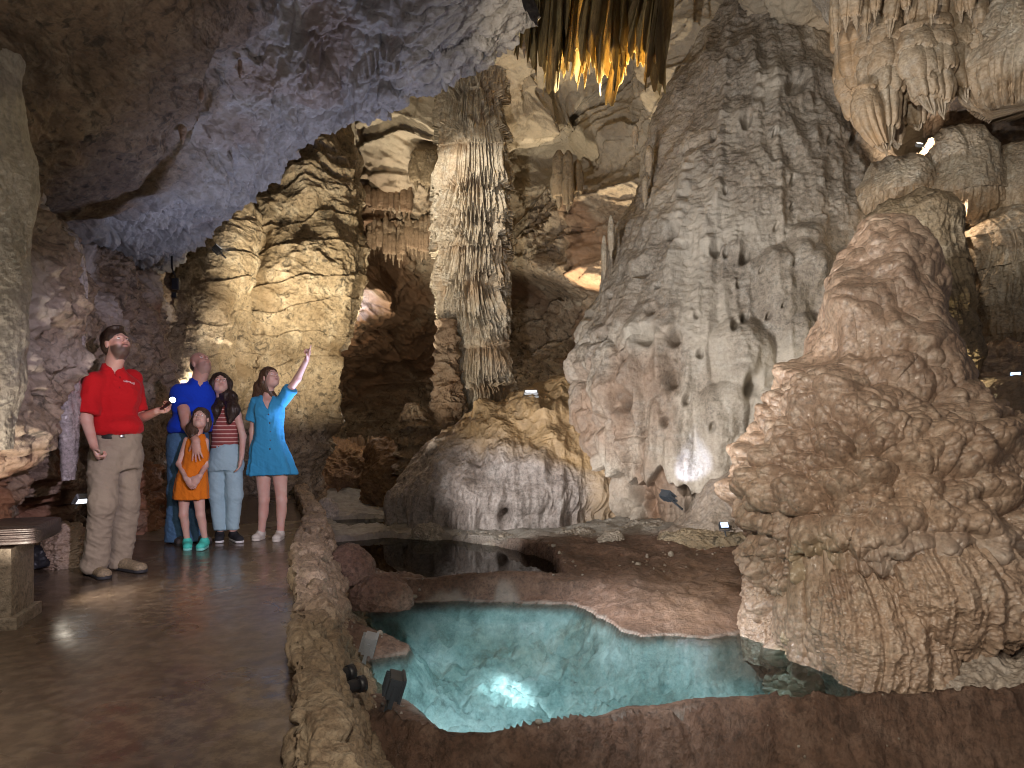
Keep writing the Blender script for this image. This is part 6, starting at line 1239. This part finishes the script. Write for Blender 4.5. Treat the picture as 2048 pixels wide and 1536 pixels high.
spot('lamp_massif', (-.9, 4.7, .1), (2.4, 9.3, 3.2), 850, WHITE, 80, .7, .04)
spot('lamp_massif_high', (-2.4, 2.0, 2.6), (3.2, 9, 3.0), 420, WHITE, 60, .8, .06)
spot('lamp_near', (-1.4, 1.0, 2.5), (3.0, 5.6, .9), 430, CREAM, 62, .8, .08)
spot('fill_front', (.2, 0, 2.4), (.9, 3.6, -.6), 230, CREAM, 110, .9, .2)  # added fill without a fixture, brightens the near mud bank
spot('lamp_column', (-2.1, 10.0, 6.4), W(955, 460, 12.6), 420, CREAM, 60, .6, .03)
spot('lamp_column_low', (-2.2, 9.0, .2), W(950, 600, 12.6), 330, CREAM, 50, .6, .03)
spot('lamp_lip', (-1.4, 6.9, .1), (-2.5, 7.4, 4.0), 260, (.56, .64, 1.0), 80, .9, .05)
spot('lamp_lip_near', (-.8, 3.4, .0), (-.6, 5.8, 4.6), 70, (.72, .72, 1.0), 70, .9, .05)
spot('lamp_ceiling', (-2.6, 3.4, .3), (-2.6, 5.0, 3.4), 50, CREAM, 120, .9, .05)
spot('lamp_spire', W(352, 790, 9.2), W(440, 480, 10.5), 400, CREAM, 70, .7, .03)
spot('lamp_ochre', W(720, 800, 9.3), W(570, 560, 11.5), 300, (1, .86, .62), 100, .8, .05)
spot('lamp_vault', W(760, 840, 13), W(900, 300, 13.5), 800, (1, .88, .66), 80, .8, .05)
spot('lamp_vault_right', W(1130, 700, 13.5), W(1180, 350, 13), 500, (1, .82, .55), 80, .8, .05)
spot('lamp_massif_foot', W(1352, 988, 8.55), W(1425, 850, 9.4), 25, COOL, 50, .6, .03)
spot('lamp_mound', (-1.3, 7.2, .1), (.6, 10.3, .6), 240, WHITE, 60, .8, .03)
spot('lamp_drapery', W(1185, 230, 10.3), W(1190, 60, 8.9), 900, (1, .78, .36), 75, .8, .05)
spot('lamp_drapery_low', W(1235, 190, 9.7), W(1215, 100, 8.9), 500, (1, .78, .36), 100, .8, .05)
spot('lamp_stalactites', W(1845, 300, 8.75), W(1885, 215, 9.5), 120, (1, .74, .5), 110, .8, .03)
spot('lamp_pool_near', (-.74, 4.2, -.02), (.75, 4.7, -.86), 110, (.90, .95, 1), 58, 1., .05)
spot('lamp_pool_far', (-1.0, 5.1, .05), (.6, 5.75, -.80), 420, (.92, .96, 1), 58, 1., .05)
spot('fill_pool_high', (.2, 3.0, 3.6), (.5, 5.1, -.6), 620, (.9, .96, 1), 42, .6, .05)  # added overhead fill to light the pool bed evenly, no fixture there
spot('fill_hanging', (.4, 1.6, 3.3), (4.9, 7.8, 5.0), 520, CREAM, 44, .8, .05)  # added unseen fill that brightens the hanging stalactite cluster
point('lamp_walk', W(310, 1000, 8.6), 20, CREAM, .05)
point('lamp_gold', W(1912, 770, 7.5), 12, (1, .85, .5), .03)
spot('lamp_walkway', (-1.6, 1.2, 2.6), (-2.6, 3.4, 0), 70, CREAM, 70, .9, .1)
spot('lamp_bench', (-3.0, 4.5, .35), (-2.0, 4.6, 0), 18, CREAM, 120, .9, .03)
for (x_, y_, d_, e_, c_) in [(684, 665, 14.0, 14, (1, .62, .35)), (742, 775, 13.4, 14, CREAM), (1118, 722, 13.5, 16, CREAM), (722, 612, 14.2, 9, (.7, .75, 1)), (596, 975, 13.2, 4, (1, .8, .5)), (1062, 785, 11.0, 8, COOL), (1985, 765, 7.5, 10, CREAM), (1905, 430, 8.6, 9, (1, .75, .5))]:
    point('lamp_small', W(x_, y_, d_), e_, c_, .02)
spot('lamp_recess', W(900, 960, 10.5), W(780, 640, 15), 520, (1, .82, .6), 80, .9, .05)
spot('lamp_far_left', W(600, 700, 9.0), W(640, 330, 12.5), 300, (1, .86, .6), 90, .9, .05)
spot('fill_drapery_front', (-.6, 3.6, 2.9), W(1200, 60, 8.8), 130, (1, .85, .6), 26, .8, .05)  # added warm fill for the drapery fronts, no real source
# ================================================================ camera, world, render
cam = bpy.data.cameras.new('camera'); co = bpy.data.objects.new('camera', cam); COL.objects.link(co)
cam.sensor_width = 36; cam.lens = Fp/2048*36; cam.shift_y = (HZ-768)/2048; cam.clip_end = 200; cam.clip_start = .05
co.location = (0, 0, CH); co.rotation_euler = (math.radians(90), 0, 0); scn.camera = co
w = bpy.data.worlds.new('World'); scn.world = w; w.use_nodes = True
w.node_tree.nodes['Background'].inputs[0].default_value = (.62, .55, .55, 1); w.node_tree.nodes['Background'].inputs[1].default_value = AMB
scn.view_settings.view_transform = 'Standard'; scn.view_settings.look = 'None'; scn.view_settings.exposure = .55
cy = scn.cycles; cy.filter_width = 1.0; cy.use_denoising = True; cy.use_adaptive_sampling = True; cy.adaptive_threshold = .03
cy.max_bounces = 5; cy.diffuse_bounces = 3; cy.glossy_bounces = 3; cy.transparent_max_bounces = 8; cy.sample_clamp_indirect = 4; cy.caustics_reflective = False; cy.caustics_refractive = False
try: cy.use_light_tree = True
except Exception: pass
print('script total %.1fs' % (time.time()-T0))
